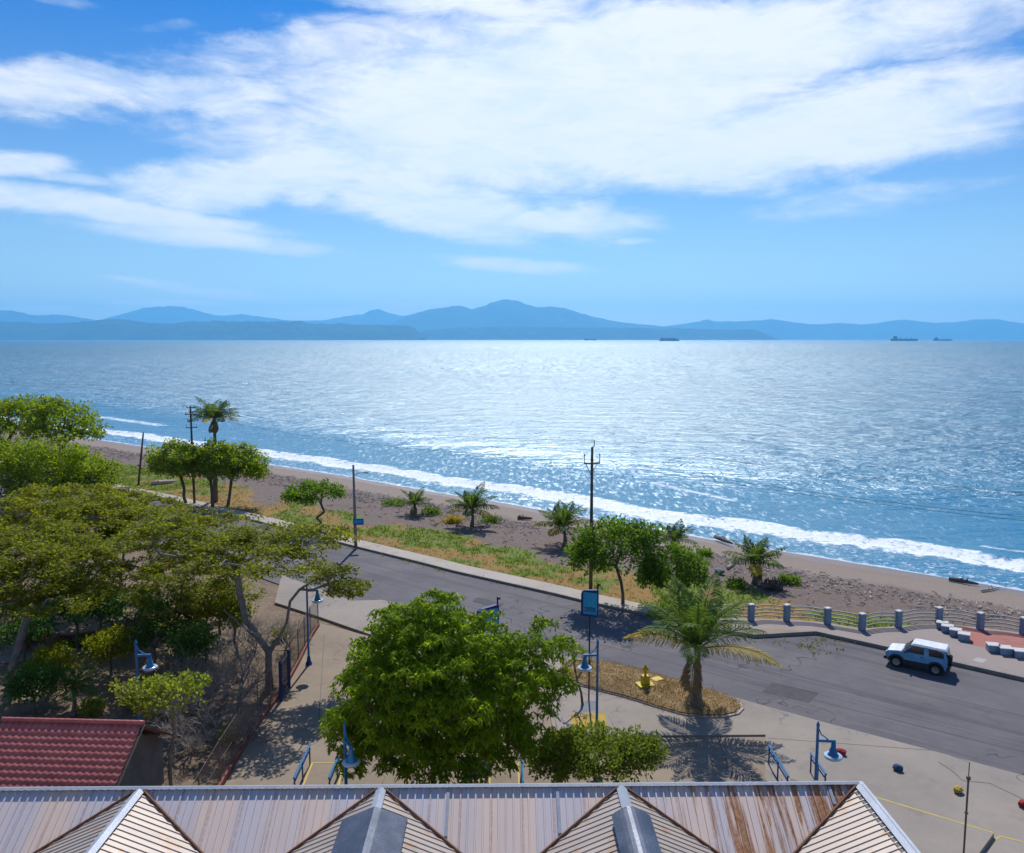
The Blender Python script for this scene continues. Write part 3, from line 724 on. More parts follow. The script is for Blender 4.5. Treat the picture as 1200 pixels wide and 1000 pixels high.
def tree(name, label, cat, base, env, nclump, rc, nleaf, size, leafm, barkm, fork_h=.4, rtip=.02, style='broad', flat=.7, lowcut=-.6, group=None, shell=(.6, 1.0), trunk=None, pw=.46, extra=None, mind=0.0, up=.1, bias=.25, sub=1, spread=.0, rmax=None, crown_label=None):
    base = np.array(base, float); t = thing(name, base, label, cat, group)
    C = clump_points(env, nclump, shell, lowcut, mind)
    if trunk is None:
        cc = np.mean([e_[0] for e_ in env], 0); zt = base[2]+(cc[2]-base[2])*fork_h*1.6
        tp = []
        for k in (.3, .6, 1.0):
            p = base+(cc-base)*k*fork_h; p[2] = base[2]+(zt-base[2])*k*.8; p[:2] += rng.normal(0, .05*(zt-base[2])*.4, 2); tp.append(p)
    else: tp = trunk
    nodes, par, rad = skeleton(base-np.array([0, 0, .15]), tp, C[::sub], rtip, pw, up=up, nearest_bias=bias)
    if rmax: rad = np.minimum(rad, rmax)
    tubes_np(nodes, par, rad, 'trunk', barkm, t, 7, org=base)
    if style == 'rosette': LB = np.repeat(C, 19, 0); dl = unit(rng.normal(0, 1, (len(LB), 3))+np.array([0, 0, .45])); LB = LB+dl*np.array([.62, .62, .5])*rng.uniform(.75, 1.1, (len(LB), 1)); q = rosettes(LB-base, nleaf, size, size*.26)
    else: q = leaves_clump(C-base, rc, nleaf, size, flat, style)
    o = leafobj('crown', q, leafm, t)
    return t
def E(px, py, Y, rx, ry, rz): return (at(px, py, Y), (rx, ry, rz))

# big glossy tree in front
b0 = g(508, 938, .015); Y0 = b0[1]
env = [E(512, 812, Y0, 3.9, 3.7, 3.2), E(494, 768, Y0, 2.3, 2.5, 2.2), E(606, 790, Y0+.4, 1.9, 2.0, 1.3), E(455, 850, Y0-.3, 2.3, 2.2, 1.7), E(575, 852, Y0-.6, 1.9, 2, 1.5), E(640, 760, Y0+.8, 1.0, 1.1, .7)]
tree('leafy_tree', 'large round dark green leafy tree standing in the courtyard before the metal roof', 'tree', b0, env, 205, .3, 11, .38, M['leaf_mango'], M['bark'], style='rosette', lowcut=-.8, rtip=.011, pw=.44, sub=1, mind=.86, trunk=[b0+np.array([0, 0, 1.0]), b0+np.array([.05, .1, 2.0])], shell=(.6, 1.08), rmax=.24)
# low broad tree beside it
b0 = g(703, 945, .015); Y0 = b0[1]
env = [E(700, 884, Y0, 2.5, 2.0, 1.0), E(650, 888, Y0, 1.3, 1.4, .9), E(748, 880, Y0+.2, 1.3, 1.3, .7), E(665, 872, Y0+.3, 1.0, 1.2, .7)]
tree('round_leaved_tree', 'low spreading round-leaved tree at the roof edge right of the large tree', 'tree', b0, env, 330, .33, 40, .17, M['leaf_round'], M['greybark'], rtip=.012, lowcut=-.7, shell=(.35, 1.0), flat=.6, sub=3, fork_h=.5)
# thin tree in the plaza by the sign
b0 = g(683, 826, .1); Y0 = b0[1]
env = [E(683, 778, Y0, 1.2, 1.0, .7)]
tree('thin_tree', 'thin nearly bare sapling standing by the yellow painted square', 'tree', b0, env, 34, .14, 4, .13, M['leaf_yel'], M['bark'], rtip=.012, shell=(.6, 1.1), lowcut=-.3, trunk=[b0+np.array([-.1, 0, .7]), at(676, 797, Y0)], up=.02, bias=.1)
# road-side trees
b0 = g(730, 709, .1); b0[2] = -.05; Y0 = b0[1]
env = [E(716, 641, Y0, 3.2, 2.8, 2.2), E(690, 655, Y0, 1.6, 1.8, 1.3), E(748, 632, Y0+.4, 1.7, 1.8, 1.4)]
tree('almond_tree', 'bright green rounded tree with slim dark trunk behind the tall utility pole', 'tree', b0, env, 210, .55, 40, .27, M['leaf_almond'], M['bark'], rtip=.014, lowcut=-.5, shell=(.55, 1.0), fork_h=.55, sub=2)
b0 = gz(797, 712); Y0 = b0[1]
env = [E(790, 664, Y0, 2.4, 2.2, 1.7), E(812, 676, Y0, 1.3, 1.4, 1.2), E(765, 672, Y0, 1.2, 1.2, 1.1)]
tree('almond_tree', 'lower bushy green tree directly behind the big roadside coconut palm', 'tree', b0, env, 150, .5, 38, .27, M['leaf_almond'], M['bark'], rtip=.014, lowcut=-.8, shell=(.5, 1.0), fork_h=.3, sub=2)
b0 = gz(374, 623); Y0 = b0[1]
env = [E(371, 579, Y0, 3.1, 2.8, 1.3), E(350, 582, Y0, 1.6, 1.8, .9)]
tree('almond_tree', 'small lone umbrella tree with a crooked trunk on the beach verge', 'tree', b0, env, 130, .5, 34, .3, M['leaf_almond'], M['bark'], rtip=.018, lowcut=-.3, shell=(.5, 1.0), trunk=[at(376, 612, Y0), at(371, 607, Y0), at(380, 600, Y0), at(376, 590, Y0)], sub=2)
gr = 'trees standing along the beach road'
for (bx_, by_, cx_, cy_, rx, rz, lb) in [(219, 592, 207, 541, 4.2, 2.3, 'leftmost umbrella-shaped tree of the group before the far coconut palm'),
                                  (250, 597, 245, 543, 4.2, 2.6, 'middle umbrella-shaped tree of the group, right of the left utility pole'),
                                  (267, 592, 278, 545, 4.0, 2.4, 'rightmost umbrella-shaped tree of the group at the beach road')]:
    b0 = gz(bx_, by_); Y0 = b0[1]
    env = [E(cx_, cy_, Y0, rx, 3.2, rz), E(cx_+8, cy_+8, Y0-.5, rx*.7, 2.4, rz*.8), E(cx_-14, cy_+6, Y0+.5, rx*.55, 2, rz*.6), E(cx_+4, cy_-14, Y0, rx*.5, 1.8, rz*.5)]
    tree('umbrella_tree', lb, 'tree', b0, env, 180, .65, 40, .32, M['leaf_bright'], M['bark'], rtip=.022, lowcut=-.35, shell=(.5, 1.0), fork_h=.5, sub=2, group=gr)
# top-left trees
b0 = gz(70, 585); Y0 = b0[1]
env = [E(72, 500, Y0, 5, 4.5, 3.4), E(98, 504, Y0, 2.3, 3, 1.6), E(62, 482, Y0, 2.3, 2.5, 1.6)]
tree('almond_tree', 'tall open-branched green tree whose crown reaches out over the sea at the left', 'tree', b0, env, 170, .8, 34, .38, M['leaf_bright'], M['bark'], rtip=.03, lowcut=-.5, shell=(.6, 1.0), fork_h=.55, sub=1)
b0 = gz(12, 580); Y0 = b0[1]
env = [E(12, 495, Y0, 5.5, 5, 3.4), E(-25, 490, Y0, 5, 5, 3.6), E(30, 478, Y0, 2.5, 3, 1.6)]
tree('almond_tree', 'tall pale green tree at the left edge of the picture above the bushes', 'tree', b0, env, 260, .85, 34, .38, M['leaf_bright'], M['bark'], rtip=.025, lowcut=-.5, shell=(.5, 1.0), fork_h=.5, sub=1)
for (px, py, cx_, cy_, rx, rz, lb) in [(12, 610, 8, 545, 6.5, 3.8, 'dense dark green bush-like tree below the tall left edge tree'), (62, 612, 58, 545, 5.4, 3.6, 'dense bright green tree below the tall open-branched tree'), (100, 605, 98, 556, 3.4, 3.0, 'small rounded green tree next to the end of the beach road')]:
    b0 = gz(px, py); Y0 = b0[1]
    tree('bushy_tree', lb, 'tree', b0, [E(cx_, cy_, Y0, rx, 4, rz), E(cx_-10, cy_+14, Y0-1.5, rx*.8, 3, rz*.8)], 200, .75, 40, .33, M['leaf_bright'], M['bark'], rtip=.02, lowcut=-.8, shell=(.55, 1.0), fork_h=.3, sub=3)

# acacias: flat pads
def acacia(label, base, pads, trunk, leafm, rc=.8, n_per=9, nleaf=60, size=.17, name='acacia_tree', rtip=.02, rmax=.42, limbs=()):
    """pads: (px,py,Y, rx,ry,rz)"""
    base = np.array(base, float); t = thing(name, base, label, 'tree')
    C = []
    for px, py, Y, rx, ry, rz in pads:
        c = at(px, py, Y)+np.array([0, 0, rng.uniform(-.6, .5)]); k = int(n_per*rx*ry/1.9)+6
        for _ in range(k):
            a = rng.uniform(0, 2*PI); r = math.sqrt(rng.uniform(0, 1)); C.append(c+np.array([rx*r*math.cos(a), ry*r*math.sin(a), rz*(1-r*r)*rng.uniform(-.3, 1.3)-.15*r]))
    C = np.array(C)
    nodes, par, rad = skeleton(base-np.array([0, 0, .2]), trunk, C[::3], rtip, .43, jit=.16, up=.12, nearest_bias=.2, limbs=limbs)
    rad = np.minimum(rad, rmax)
    tubes_np(nodes, par, rad, 'trunk', M['greybark'], t, 7, org=base, ntrunk=len(trunk)+1)
    q = leaves_clump(C-base, rc*.9, nleaf, size, .3, 'fine')
    leafobj('crown', q, leafm, t); return t
b0 = g(316, 806); b0[2] = -.05; Y0 = b0[1]
acacia('broad flat-topped acacia with a forked bare trunk beside the wire fence', b0,
       [(250, 628, Y0+3, 2.8, 3, .8), (310, 622, Y0+4, 3.2, 3, .9), (365, 640, Y0+2, 2.6, 2.8, .8), (395, 672, Y0+1, 1.7, 2.2, .7), (335, 655, Y0-1, 2.4, 2.4, .7), (225, 660, Y0, 2.8, 2.6, .7), (280, 640, Y0+1, 2.8, 2.6, .9), (180, 640, Y0+2, 2.6, 2.6, .8), (412, 690, Y0+1.5, .9, 1.2, .5), (200, 615, Y0+5, 2.5, 2.5, .8)],
       [at(315, 785, Y0), at(315, 764, Y0), at(303, 747, Y0), at(288, 725, Y0+.3), at(282, 700, Y0+.6)], M['leaf_acacia'], n_per=6, nleaf=95, size=.24, rtip=.03, limbs=[(2, [at(326, 750, Y0), at(336, 730, Y0), at(340, 705, Y0+.5)]), (3, [at(288, 738, Y0-.8), at(262, 715, Y0-1)])])
b0 = g(8, 822); b0[2] = -.05; Y0 = b0[1]
acacia('large spreading acacia with dark trunk at the left edge above the tiled roof', b0,
       [(0, 655, Y0+3, 3.2, 3.5, .9), (45, 640, Y0+5, 3.2, 3.2, .9), (80, 672, Y0+3, 2.8, 2.6, .8), (20, 695, Y0+1, 3, 2.6, .8), (65, 705, Y0, 2.2, 2.2, .7), (-40, 680, Y0, 3, 3, .9), (112, 690, Y0+2, 1.6, 2, .6), (45, 665, Y0+1, 3, 2.6, .9), (95, 650, Y0+4, 2.6, 2.6, .9), (10, 715, Y0-.5, 2.2, 2, .7)],
       [at(12, 790, Y0), at(18, 770, Y0), at(25, 745, Y0+.4)], M['leaf_acacia'], n_per=6, nleaf=95, size=.24, rtip=.028)
b0 = g(60, 730); b0[2] = -.05; Y0 = b0[1]
acacia('yellow-green flat acacia farther back below the bright bushy trees', b0,
       [(20, 600, Y0+3, 4.5, 4.5, 1.0), (75, 592, Y0+4, 4.2, 4, 1.0), (125, 610, Y0+3, 3.6, 3.6, .9), (55, 625, Y0, 4, 3.6, .9), (0, 630, Y0-1, 3.5, 3.5, .9), (105, 640, Y0-.5, 3, 3, .8), (160, 625, Y0+1.5, 2.6, 2.8, .8)],
       [at(62, 705, Y0), at(64, 690, Y0), at(66, 665, Y0)], M['leaf_acacia2'], n_per=5, nleaf=95, size=.28, rc=.95)
b0 = g(195, 742); b0[2] = -.05; Y0 = b0[1]
acacia('dense green acacia in the middle of the park grove', b0,
       [(180, 605, Y0+5, 3.4, 3.2, .9), (140, 632, Y0+3, 3, 3, .9), (230, 612, Y0+6, 3.2, 3, .8), (160, 662, Y0, 3, 2.8, .9), (205, 640, Y0+2, 3, 3, .9), (130, 600, Y0+6, 2.8, 3, .8)],
       [at(192, 720, Y0), at(188, 700, Y0), at(180, 675, Y0)], M['leaf_acacia'], n_per=6, nleaf=95, size=.26)
b0 = g(243, 772); b0[2] = -.05; Y0 = b0[1]
acacia('shaded acacia with low dark foliage between the lamp and the forked acacia', b0,
       [(235, 672, Y0+1, 2.6, 2.6, .9), (195, 690, Y0, 2.4, 2.4, .8), (265, 690, Y0+.5, 1.9, 2, .7), (215, 712, Y0-.5, 2.0, 2, .7)],
       [at(240, 750, Y0), at(236, 730, Y0), at(234, 700, Y0)], M['leaf_acacia'], n_per=6, nleaf=85, size=.24)
b0 = g(140, 690); b0[2] = -.05; Y0 = b0[1]
acacia('golden-tinged acacia close to the end of the pavement at the left', b0,
       [(130, 590, Y0+1, 3.2, 3.2, .9), (175, 600, Y0+1, 3, 3, .8), (105, 585, Y0+2, 3, 3, .9)],
       [at(142, 670, Y0), at(145, 650, Y0), at(144, 625, Y0)], M['leaf_acacia2'], n_per=6, nleaf=85, size=.26)
# understory
for (px, py, cx_, cy_, rx, rz, lm, lb) in [
        (90, 760, 92, 712, 2.1, 1.6, 'leaf_dark', 'dark leafy tree left of the other trees behind the brick wall'), (180, 790, 180, 742, 1.5, 1.2, 'leaf_dark', 'dark small tree right behind the park bell lamp'),
        (28, 775, 30, 738, 1.7, 1.3, 'leaf_dark', 'dark low tree in front of the brick bench'), (72, 712, 72, 678, 2.4, 1.7, 'leaf_dark', 'dark tree beneath the yellow-green acacia crown'), (130, 790, 130, 757, 1.4, 1.1, 'leaf_acacia', 'olive sapling between the low hedge and the park palm'),
        (228, 800, 228, 752, 1.4, 1.3, 'leaf_dark', 'dark small tree between the park bell lamp and the forked acacia'), (258, 742, 256, 700, 1.8, 1.3, 'leaf_acacia', 'olive tree directly left of the forked acacia limbs'), (60, 812, 62, 778, 1.3, 1.0, 'leaf_acacia', 'olive low tree just behind the small park palm'),
        (118, 752, 118, 708, 2.0, 1.5, 'leaf_dark', 'dark leafy young tree behind the low brick wall'),
        (158, 758, 158, 712, 2.1, 1.7, 'leaf_dark', 'dark leafy tree in the shade right of the low brick wall'),
        (205, 768, 205, 718, 1.9, 1.6, 'leaf_dark', 'shaded dark tree left of the thin park trees'),
        (240, 762, 238, 715, 1.5, 1.4, 'leaf_acacia', 'thin olive tree in the shade of the forked acacia'),
        (278, 770, 274, 722, 1.2, 1.2, 'leaf_acacia', 'slender sparse tree left of the forked acacia trunk'),
        (40, 845, 42, 800, 1.5, 1.2, 'leaf_dark', 'dark bushy tree left of the small park palm')]:
    b0 = g(px, py); b0[2] = -.05; Y0 = b0[1]
    tree('park_tree', lb, 'tree', b0, [E(cx_, cy_, Y0, rx, rx, rz)], 70, .42, 30, .2, M[lm], M['bark'], rtip=.016, lowcut=-.5, shell=(.4, 1.0), fork_h=.5, sub=2)
# yellow-green tree near red roof
b0 = g(202, 935); b0[2] = 0; Y0 = b0[1]
env = [E(195, 812, Y0+.5, 1.9, 1.6, .8), E(165, 808, Y0+.3, 1.2, 1.2, .6), E(222, 806, Y0+.8, .9, 1, .5), E(185, 832, Y0, 1.0, 1, .5)]
tree('yellow_green_tree', 'small tree with yellow-green leaves and a bent trunk beside the tiled roof', 'tree', b0, env, 120, .28, 16, .2, M['leaf_yel'], M['greybark'], rtip=.012, lowcut=-.3, shell=(.3, 1.0), trunk=[at(200, 915, Y0), at(199, 880, Y0), at(205, 862, Y0)], sub=2)
# bare shrubs
def bare(label, base, H_, spread, n0=6, depth=4, r0=.05, name='bare_shrub', mat='drybark', leaves=0):
    base = np.array(base, float); t = thing(name, base, label, 'shrub'); A1 = []; B1 = []; R1 = []; R2 = []; tips = []
    def grow(p, d, l, r, k):
        m_ = p+d*l*.5+rng.normal(0, .06*l, 3); q = p+d*l+rng.normal(0, .06*l, 3)
        A1.extend([p, m_]); B1.extend([m_, q]); R1.extend([r, r*.85]); R2.extend([r*.85, r*.65])
        if k == 0: tips.append(q); return
        for _ in range(rng.integers(2, 4)):
            dn = unit(d+rng.normal(0, .55, 3)+np.array([0, 0, .05])); grow(q, dn, l*rng.uniform(.6, .85), r*.6, k-1)
        if rng.random() < .5:
            dn = unit(d+rng.normal(0, .8, 3)); grow(m_, dn, l*.5, r*.4, k-1)
    for _ in range(n0):
        a = rng.uniform(0, 2*PI); d = unit(np.array([math.cos(a)*spread, math.sin(a)*spread, 1.0])); grow(np.array([0, 0, 0.]), d, H_*.34, r0, depth)
    A1 = np.array(A1); B1 = np.array(B1); nodes = np.concatenate([A1, B1]); k = len(A1)
    D = unit(B1-A1); U = unit(np.cross(D, np.array([.3, .9, .2]))); W = np.cross(D, U); ang = 2*PI*np.arange(3)/3
    ring = U[:, None]*np.cos(ang)[None, :, None]+W[:, None]*np.sin(ang)[None, :, None]
    Vv = np.concatenate([A1[:, None]+ring*np.array(R1)[:, None, None], B1[:, None]+ring*np.array(R2)[:, None, None]], 1).reshape(-1, 3)
    j = np.arange(3); f = np.stack([j, (j+1) % 3, (j+1) % 3+3, j+3], 1); Ff = (f[None]+(np.arange(k)*6)[:, None, None]).reshape(-1, 4)
    fastmesh('twigs', Vv, Ff, M[mat], t)
    if leaves:
        C = np.array(tips)[rng.integers(0, len(tips), leaves)]
        leafobj('leaves', leaves_clump(C, .15, 6, .14, .7), M['leaf_yel'], t)
    return t
for px, py, H_, sp, lb, lv in [(250, 850, 2.8, .9, 'bare grey shrub in the middle of the thicket by the fence', 0), (280, 822, 2.5, .9, 'bare twiggy shrub at the foot of the forked acacia', 0), (226, 880, 2.2, 1.0, 'bare grey shrub right of the bent trunk', 3),
                          (232, 815, 2.6, .8, 'bare pale shrub behind the yellow-green tree', 0), (262, 800, 2.2, .9, 'tangle of bare twigs below the slender park tree', 5), (292, 870, 1.6, .9, 'low bare shrub closest to the lower fence', 5), (200, 838, 2.0, 1.0, 'bare shrub beneath the yellow-green crown', 0), (335, 760, 2.0, .8, 'bare twiggy shrub behind the forked trunk beside the fence', 5), (300, 760, 2.2, .7, 'thin bare shrub left behind the forked trunk', 4)]:
    b0 = g(px, py); b0[2] = -.04; bare(lb, b0, H_*1.1, sp, 9, 5, .05, leaves=lv)
b0 = g(276, 838); b0[2] = -.04
bare('tall leafless tree with pale straight trunk in front of the forked acacia', b0, 5.5, .22, 2, 5, .08, 'bare_tree', 'greybark')

# hedge and small bushes
def hedge(name, pts, w, h_, mat, label, z=-.05):
    P = np.array([g(x, y)[:2] for x, y in pts]); sg_ = np.linalg.norm(np.diff(P, axis=0), axis=1); cu = np.concatenate([[0], np.cumsum(sg_)]); Lh = cu[-1]
    n = int(Lh*90); s = rng.uniform(0, Lh, n); x = np.interp(s, cu, P[:, 0]); y = np.interp(s, cu, P[:, 1])
    C = np.stack([x+rng.uniform(-w/2, w/2, n)-P[0, 0], y+rng.uniform(-w/2, w/2, n)-P[0, 1], rng.uniform(.1, h_, n)], 1)
    t = thing(name, (P[0, 0], P[0, 1], z), label, 'hedge'); leafobj('foliage', leaves_clump(C, .14, 5, .13, .8), mat, t)
    mb = MB(); 
    mb.tube([(np.interp(q_, cu, P[:, 0])-P[0, 0], np.interp(q_, cu, P[:, 1])-P[0, 1], .12) for q_ in np.linspace(0, Lh, 12)], .02, 5)
    for k in range(int(Lh/.8)+1):
        xx = np.interp(k*.8, cu, P[:, 0])-P[0, 0]; yy = np.interp(k*.8, cu, P[:, 1])-P[0, 1]; mb.tube([(xx, yy, 0), (xx+.05, yy, h_*.8)], .02, 5)
    mb.build('stems', M['bark'], t)
hedge('low_hedge', [(58, 762), (80, 759), (105, 755), (130, 749), (155, 741)], .6, .45, M['leaf_yel'], 'low bright yellow-green hedge along the park path')
def bush(px, py, r, mat, label, gfun=g, n=60, h_=.8, name='bush', leaf=.16, nl=18):
    b0 = gfun(px, py); t = thing(name, b0, label, 'bush')
    C = unit(rng.normal(0, 1, (n, 3)))*rng.uniform(.3, 1, (n, 1))*np.array([r, r, h_*.5])+np.array([0, 0, h_*.5]); C[:, 2] = np.maximum(C[:, 2], .05)
    leafobj('foliage', leaves_clump(C, .22, nl, leaf, .7), mat, t)
    nodes, par, rad = skeleton(np.array([0, 0, 0.]), [np.array([0, 0, .12])], C[::4], .008); tubes_np(nodes, par, rad, 'stems', M['bark'], t, 4)
for a in [(232, 752, .9, M['leaf_acacia2'], 'low olive bush behind the thin park trees'), (108, 836, .7, M['leaf_yel'], 'small yellow-green bush beside the park palm'), (268, 868, .35, M['leaf_yel'], 'tiny yellow-green bush among the bare twigs'), (330, 748, .6, M['leaf_acacia2'], 'olive bush behind the fence by the forked trunk'), (215, 772, .6, M['leaf_dark'], 'dark shrub beside the bell lamp in the park'), (160, 830, .6, M['leaf_yel'], 'yellow-green bush at the foot of the park bell lamp')]:
    bush(*a)
for a in [(505, 603, 1.6, M['creeper'], 'low green beach bush right of the small low palm'), (462, 592, 1.7, M['creeper'], 'low green beach bush left of the small low palm'), (530, 612, 1.3, M['frond_yel'], 'yellowish low bush left of the middle beach palm'), (574, 612, 1.4, M['creeper'], 'green low bush right of the middle beach palm'), (862, 688, .9, M['creeper'], 'green low bush left of the right beach palm'), (905, 690, 1.0, M['darkwood'], 'brown dry bush around the right beach palm'), (825, 652, .8, M['creeper'], 'small green bush behind the round tree'), (925, 684, 1.0, M['creeper'], 'green low bush right of the right beach palm')]:
    bush(*a, gfun=gz, n=60, h_=.7, name='beach_bush', leaf=.24, nl=12)

# ---------------------------------------------------------------- palms
def palm(label, base, top, nf, Lf, r0, r1, name='coconut_palm', yel=3, dryn=2, up0=1.25, dens=26, lw=.05, ll=.55, bend=0.3, elmin=.08):
    base = np.array(base, float); top = np.array(top, float)-base
    t = thing(name, base, label, 'palm tree')
    mb = MB(); n = 10; P = []; R_ = []
    for k in range(n+1):
        f = k/n; p = top*f; p = p+np.array([math.sin(f*PI)*bend*.3, 0, 0]); P.append(p); R_.append((r0*(1-f)**3*.6+r1+(r0-r1)*.3*(1-f))*(1+.06*(k % 2)))
    P[0] = P[0]-np.array([0, 0, .1]); mb.tube(P, R_, 9); mb.build('trunk', M['palmbark'], t, True)
    for i in range(nf):
        f = i/nf; az = i*2.39996+rng.normal(0, .15); el = up0-(up0-elmin)*f**.9+rng.normal(0, .06)
        ismat = 'frond'
        if f > 1-(yel+dryn)/nf: ismat = 'frond_yel' if f < 1-dryn/nf else 'frond_dry'
        if ismat == 'frond_dry': el = -.75+rng.normal(0, .15)
        L_ = Lf*rng.uniform(.85, 1.1)*(.8 if f < .12 else 1)*(.6 if ismat == 'frond_dry' else 1)
        h = np.array([math.cos(az), math.sin(az), 0]); ns = 9; p = top.copy(); R = [p.copy()]; D = []; a = el
        for s in range(ns):
            d = h*math.cos(a)+np.array([0, 0, math.sin(a)]); D.append(d); p = p+d*L_/ns; R.append(p.copy()); a -= (.05+.16*s/ns)*(1.0 if f > .3 else .75)*(1 if a > -1.35 else 0)
        D.append(D[-1]); R = np.array(R); D = np.array(D)
        # leaflets
        k = dens*2; s = np.repeat(np.linspace(.12, .99, dens), 2); side = np.tile([1, -1], dens)
        ip_ = s*ns; i0 = np.minimum(ip_.astype(int), ns-1); fr_ = (ip_-i0)[:, None]; pos = R[i0]*(1-fr_)+R[i0+1]*fr_; dr = unit(D[i0]*(1-fr_)+D[i0+1]*fr_)
        sd_ = unit(np.cross(dr, np.array([0, 0, 1.]))); upv = np.cross(sd_, dr)
        ld = unit(dr*.75+sd_*side[:, None]*.9+np.array([0, 0, -.22])+upv*.1+rng.normal(0, .08, (k, 3)))
        ln = ll*Lf/3*np.sin(np.clip(s, .08, .96)*PI*.9+.25)*rng.uniform(.85, 1.1, k)*1.35
        ln = np.maximum(ln, .15*Lf/3)
        q1 = leafquads(pos, ld, unit(upv+rng.normal(0, .2, (k, 3))), ln, lw*Lf/3*2.0)
        q2 = leafquads(pos+ld*(ln*.6)[:, None], unit(ld+np.array([0, 0, -.8])), unit(upv+ld*.5), ln*.6, lw*Lf/3*1.5)
        o = leafobj('frond', np.concatenate([q1, q2]), M[ismat], t)
        mb = MB(); mb.tube(R, np.linspace(.035, .008, ns+1)*Lf/3, 5); mb.build('midrib', M['frond_yel'] if ismat == 'frond_yel' else M['frond'], o)
    return t
b0 = g(816, 829, .25); Y0 = b0[1]
palm('big coconut palm with yellow lower fronds on the grass island', b0, at(817, 761, Y0-.2), 21, 4.2, .3, .15, yel=4, dryn=1, dens=46, lw=.026, ll=.5, bend=.1, up0=1.5, elmin=.2)
b0 = gz(252, 592); Y0 = b0[1]+2
palm('tall coconut palm rising above the group of umbrella trees at the far left', (b0[0]*(Y0/b0[1]), Y0, -.05), at(251, 490, Y0), 24, 3.2, .3, .17, yel=3, dryn=1, dens=24, lw=.06, ll=.65)
bp = 'young palms growing on the beach'
for (bx_, by_, tx, ty, nf, Lf, yel, lb) in [(485, 603, 486, 592, 11, 2.1, 2, 'small low palm among green creepers, farthest left on the beach'), (553, 617, 553, 597, 14, 2.8, 2, 'upright grey-green palm in the middle of the beach'),
                                     (662, 640, 660, 618, 17, 2.7, 6, 'dense yellowing palm just left of the tall utility pole'), (791, 652, 791, 634, 13, 2.1, 1, 'dark small palm peeking above the trees near the surf'),
                                     (884, 684, 884, 661, 12, 2.6, 2, 'arching palm on the beach behind the promenade fence')]:
    b0 = gz(bx_, by_); o = palm(lb, b0, at(tx, ty, b0[1]), nf+5, Lf*1.15, .2, .13, 'beach_palm', yel=yel, dryn=1, dens=24, lw=.06, ll=.6, up0=1.45); o['group'] = bp
b0 = g(86, 838); palm('small dark palm in the shade of the park behind the tiled roof', b0, at(85, 806, b0[1]), 14, 1.7, .13, .08, 'park_palm', yel=0, dryn=1, dens=20, lw=.07, ll=.7)

# ---------------------------------------------------------------- street furniture
def bell_lamp(label, bpx, bpy_, top_py, adir, z=0.0, lit=False):
    b0 = g(bpx, bpy_, z); top = at(bpx, top_py, b0[1])[2]-z
    t = thing('bell_lamp', b0, label, 'street lamp', 'blue bell shaped street lamps')
    mb = MB(); mb.lathe([(.2, 0), (.2, .12), (.13, .22), (.1, .5), (.075, .55)], n=12); mb.build('pole_base', M['darkblue'], t)
    mb = MB(); mb.tube([(0, 0, .4), (0, 0, top)], [.07, .055], 10); mb.lathe([(.07, 0), (.075, .06), (.04, .1), (.045, .14), (.01, .18)], (0, 0, top-.02), 10); mb.build('pole', M['blue'], t)
    za = top-.62; a = adir; ca, sa = math.cos(a), math.sin(a)
    mb = MB(); mb.box((ca*.34, sa*.34, za), (.7, .09, .1), a); mb.tube([(ca*.04, sa*.04, top-.15), (ca*.14, sa*.14, top-.38), (ca*.4, sa*.4, za+.06)], .025, 6)
    mb.build('arm', M['blue'], t)
    hx, hy = ca*.62, sa*.62
    mb = MB(); mb.lathe([(.09, 0), (.12, -.05), (.13, -.22), (.19, -.3), (.22, -.45), (.3, -.53), (.3, -.55)][::-1], (hx, hy, za-.05), 14); mb.v = [(hx+(x-hx)*.74, hy+(y-hy)*.74, z) for x, y, z in mb.v]
    h = mb.build('lamp_shade', M['blue'], t, True)
    mb = MB(); mb.lathe([(.34, 0), (.37, -.04), (.32, -.12), (.18, -.2), (.02, -.24)][::-1], (hx, hy, za-.585), 14); mb.build('lamp_glass', M['lampglass'], h, True)
bell_lamp('dark blue bell lamp standing beside the wire fence', 362, 779, 681, .15)
bell_lamp('blue bell lamp rising behind the ridge of the red tiled roof', 165, 872, 754, .1)
bell_lamp('blue bell lamp by the handrails left of the large leafy tree', 407, 985, 850, -1.0)
bell_lamp('blue bell lamp with its arm pointing left beside the yellow square', 699, 878, 753, PI+.1, .1)
bell_lamp('blue bell lamp next to the red stone at the right end of the metal roof', 953, 985, 850, -.1, .02)

def wood_pole(label, b0, topz, kind):
    t = thing('utility_pole', b0, label, 'utility pole'); h = topz-b0[2]
    mb = MB(); mb.tube([(0, 0, -.2), (0, 0, h*.5), (0, 0, h)], [.155, .13, .1], 10); mb.build('pole_shaft', M['wood'], t, True)
    return t, h
b0 = g(693, 697, .0); b0 = np.array([b0[0], b0[1]+.6, -.05]); Yp = b0[1]
t, h = wood_pole('tall dark wooden utility pole behind the blue bus sign', b0, at(693, 524, Yp)[2], 0)
UP1 = b0+np.array([0, 0, h])
ra_ = math.atan2(-.62, .78)
mb = MB(); zc = at(693, 543, Yp)[2]-b0[2]
mb.box((0, 0, zc), (1.3, .09, .11), .15); mb.build('crossarm', M['wood'], t)
mb = MB(); mb.tube([(-.5, -.08, zc), (-.08, 0, zc-.95)], .03, 5); mb.build('brace', M['wood'], t)
mb = MB(); mb.tube([(.5, .08, zc), (.08, 0, zc-.55)], .025, 5); mb.build('brace', M['wood'], t)
for sx_ in (-.6, .6):
    mb = MB(); mb.tube([(sx_, sx_*.15, zc), (sx_, sx_*.15, zc+.62)], .03, 6); mb.lathe([(.05, 0), (.07, .05), (.05, .12)], (sx_, sx_*.15, zc+.6), 8); mb.build('insulator', M['wood'], t)
mb = MB(); mb.tube([(.05, 0, h-.1), (.16, 0, h+.15), (.18, 0, h+.55)], .04, 6); mb.build('insulator', M['wood'], t)
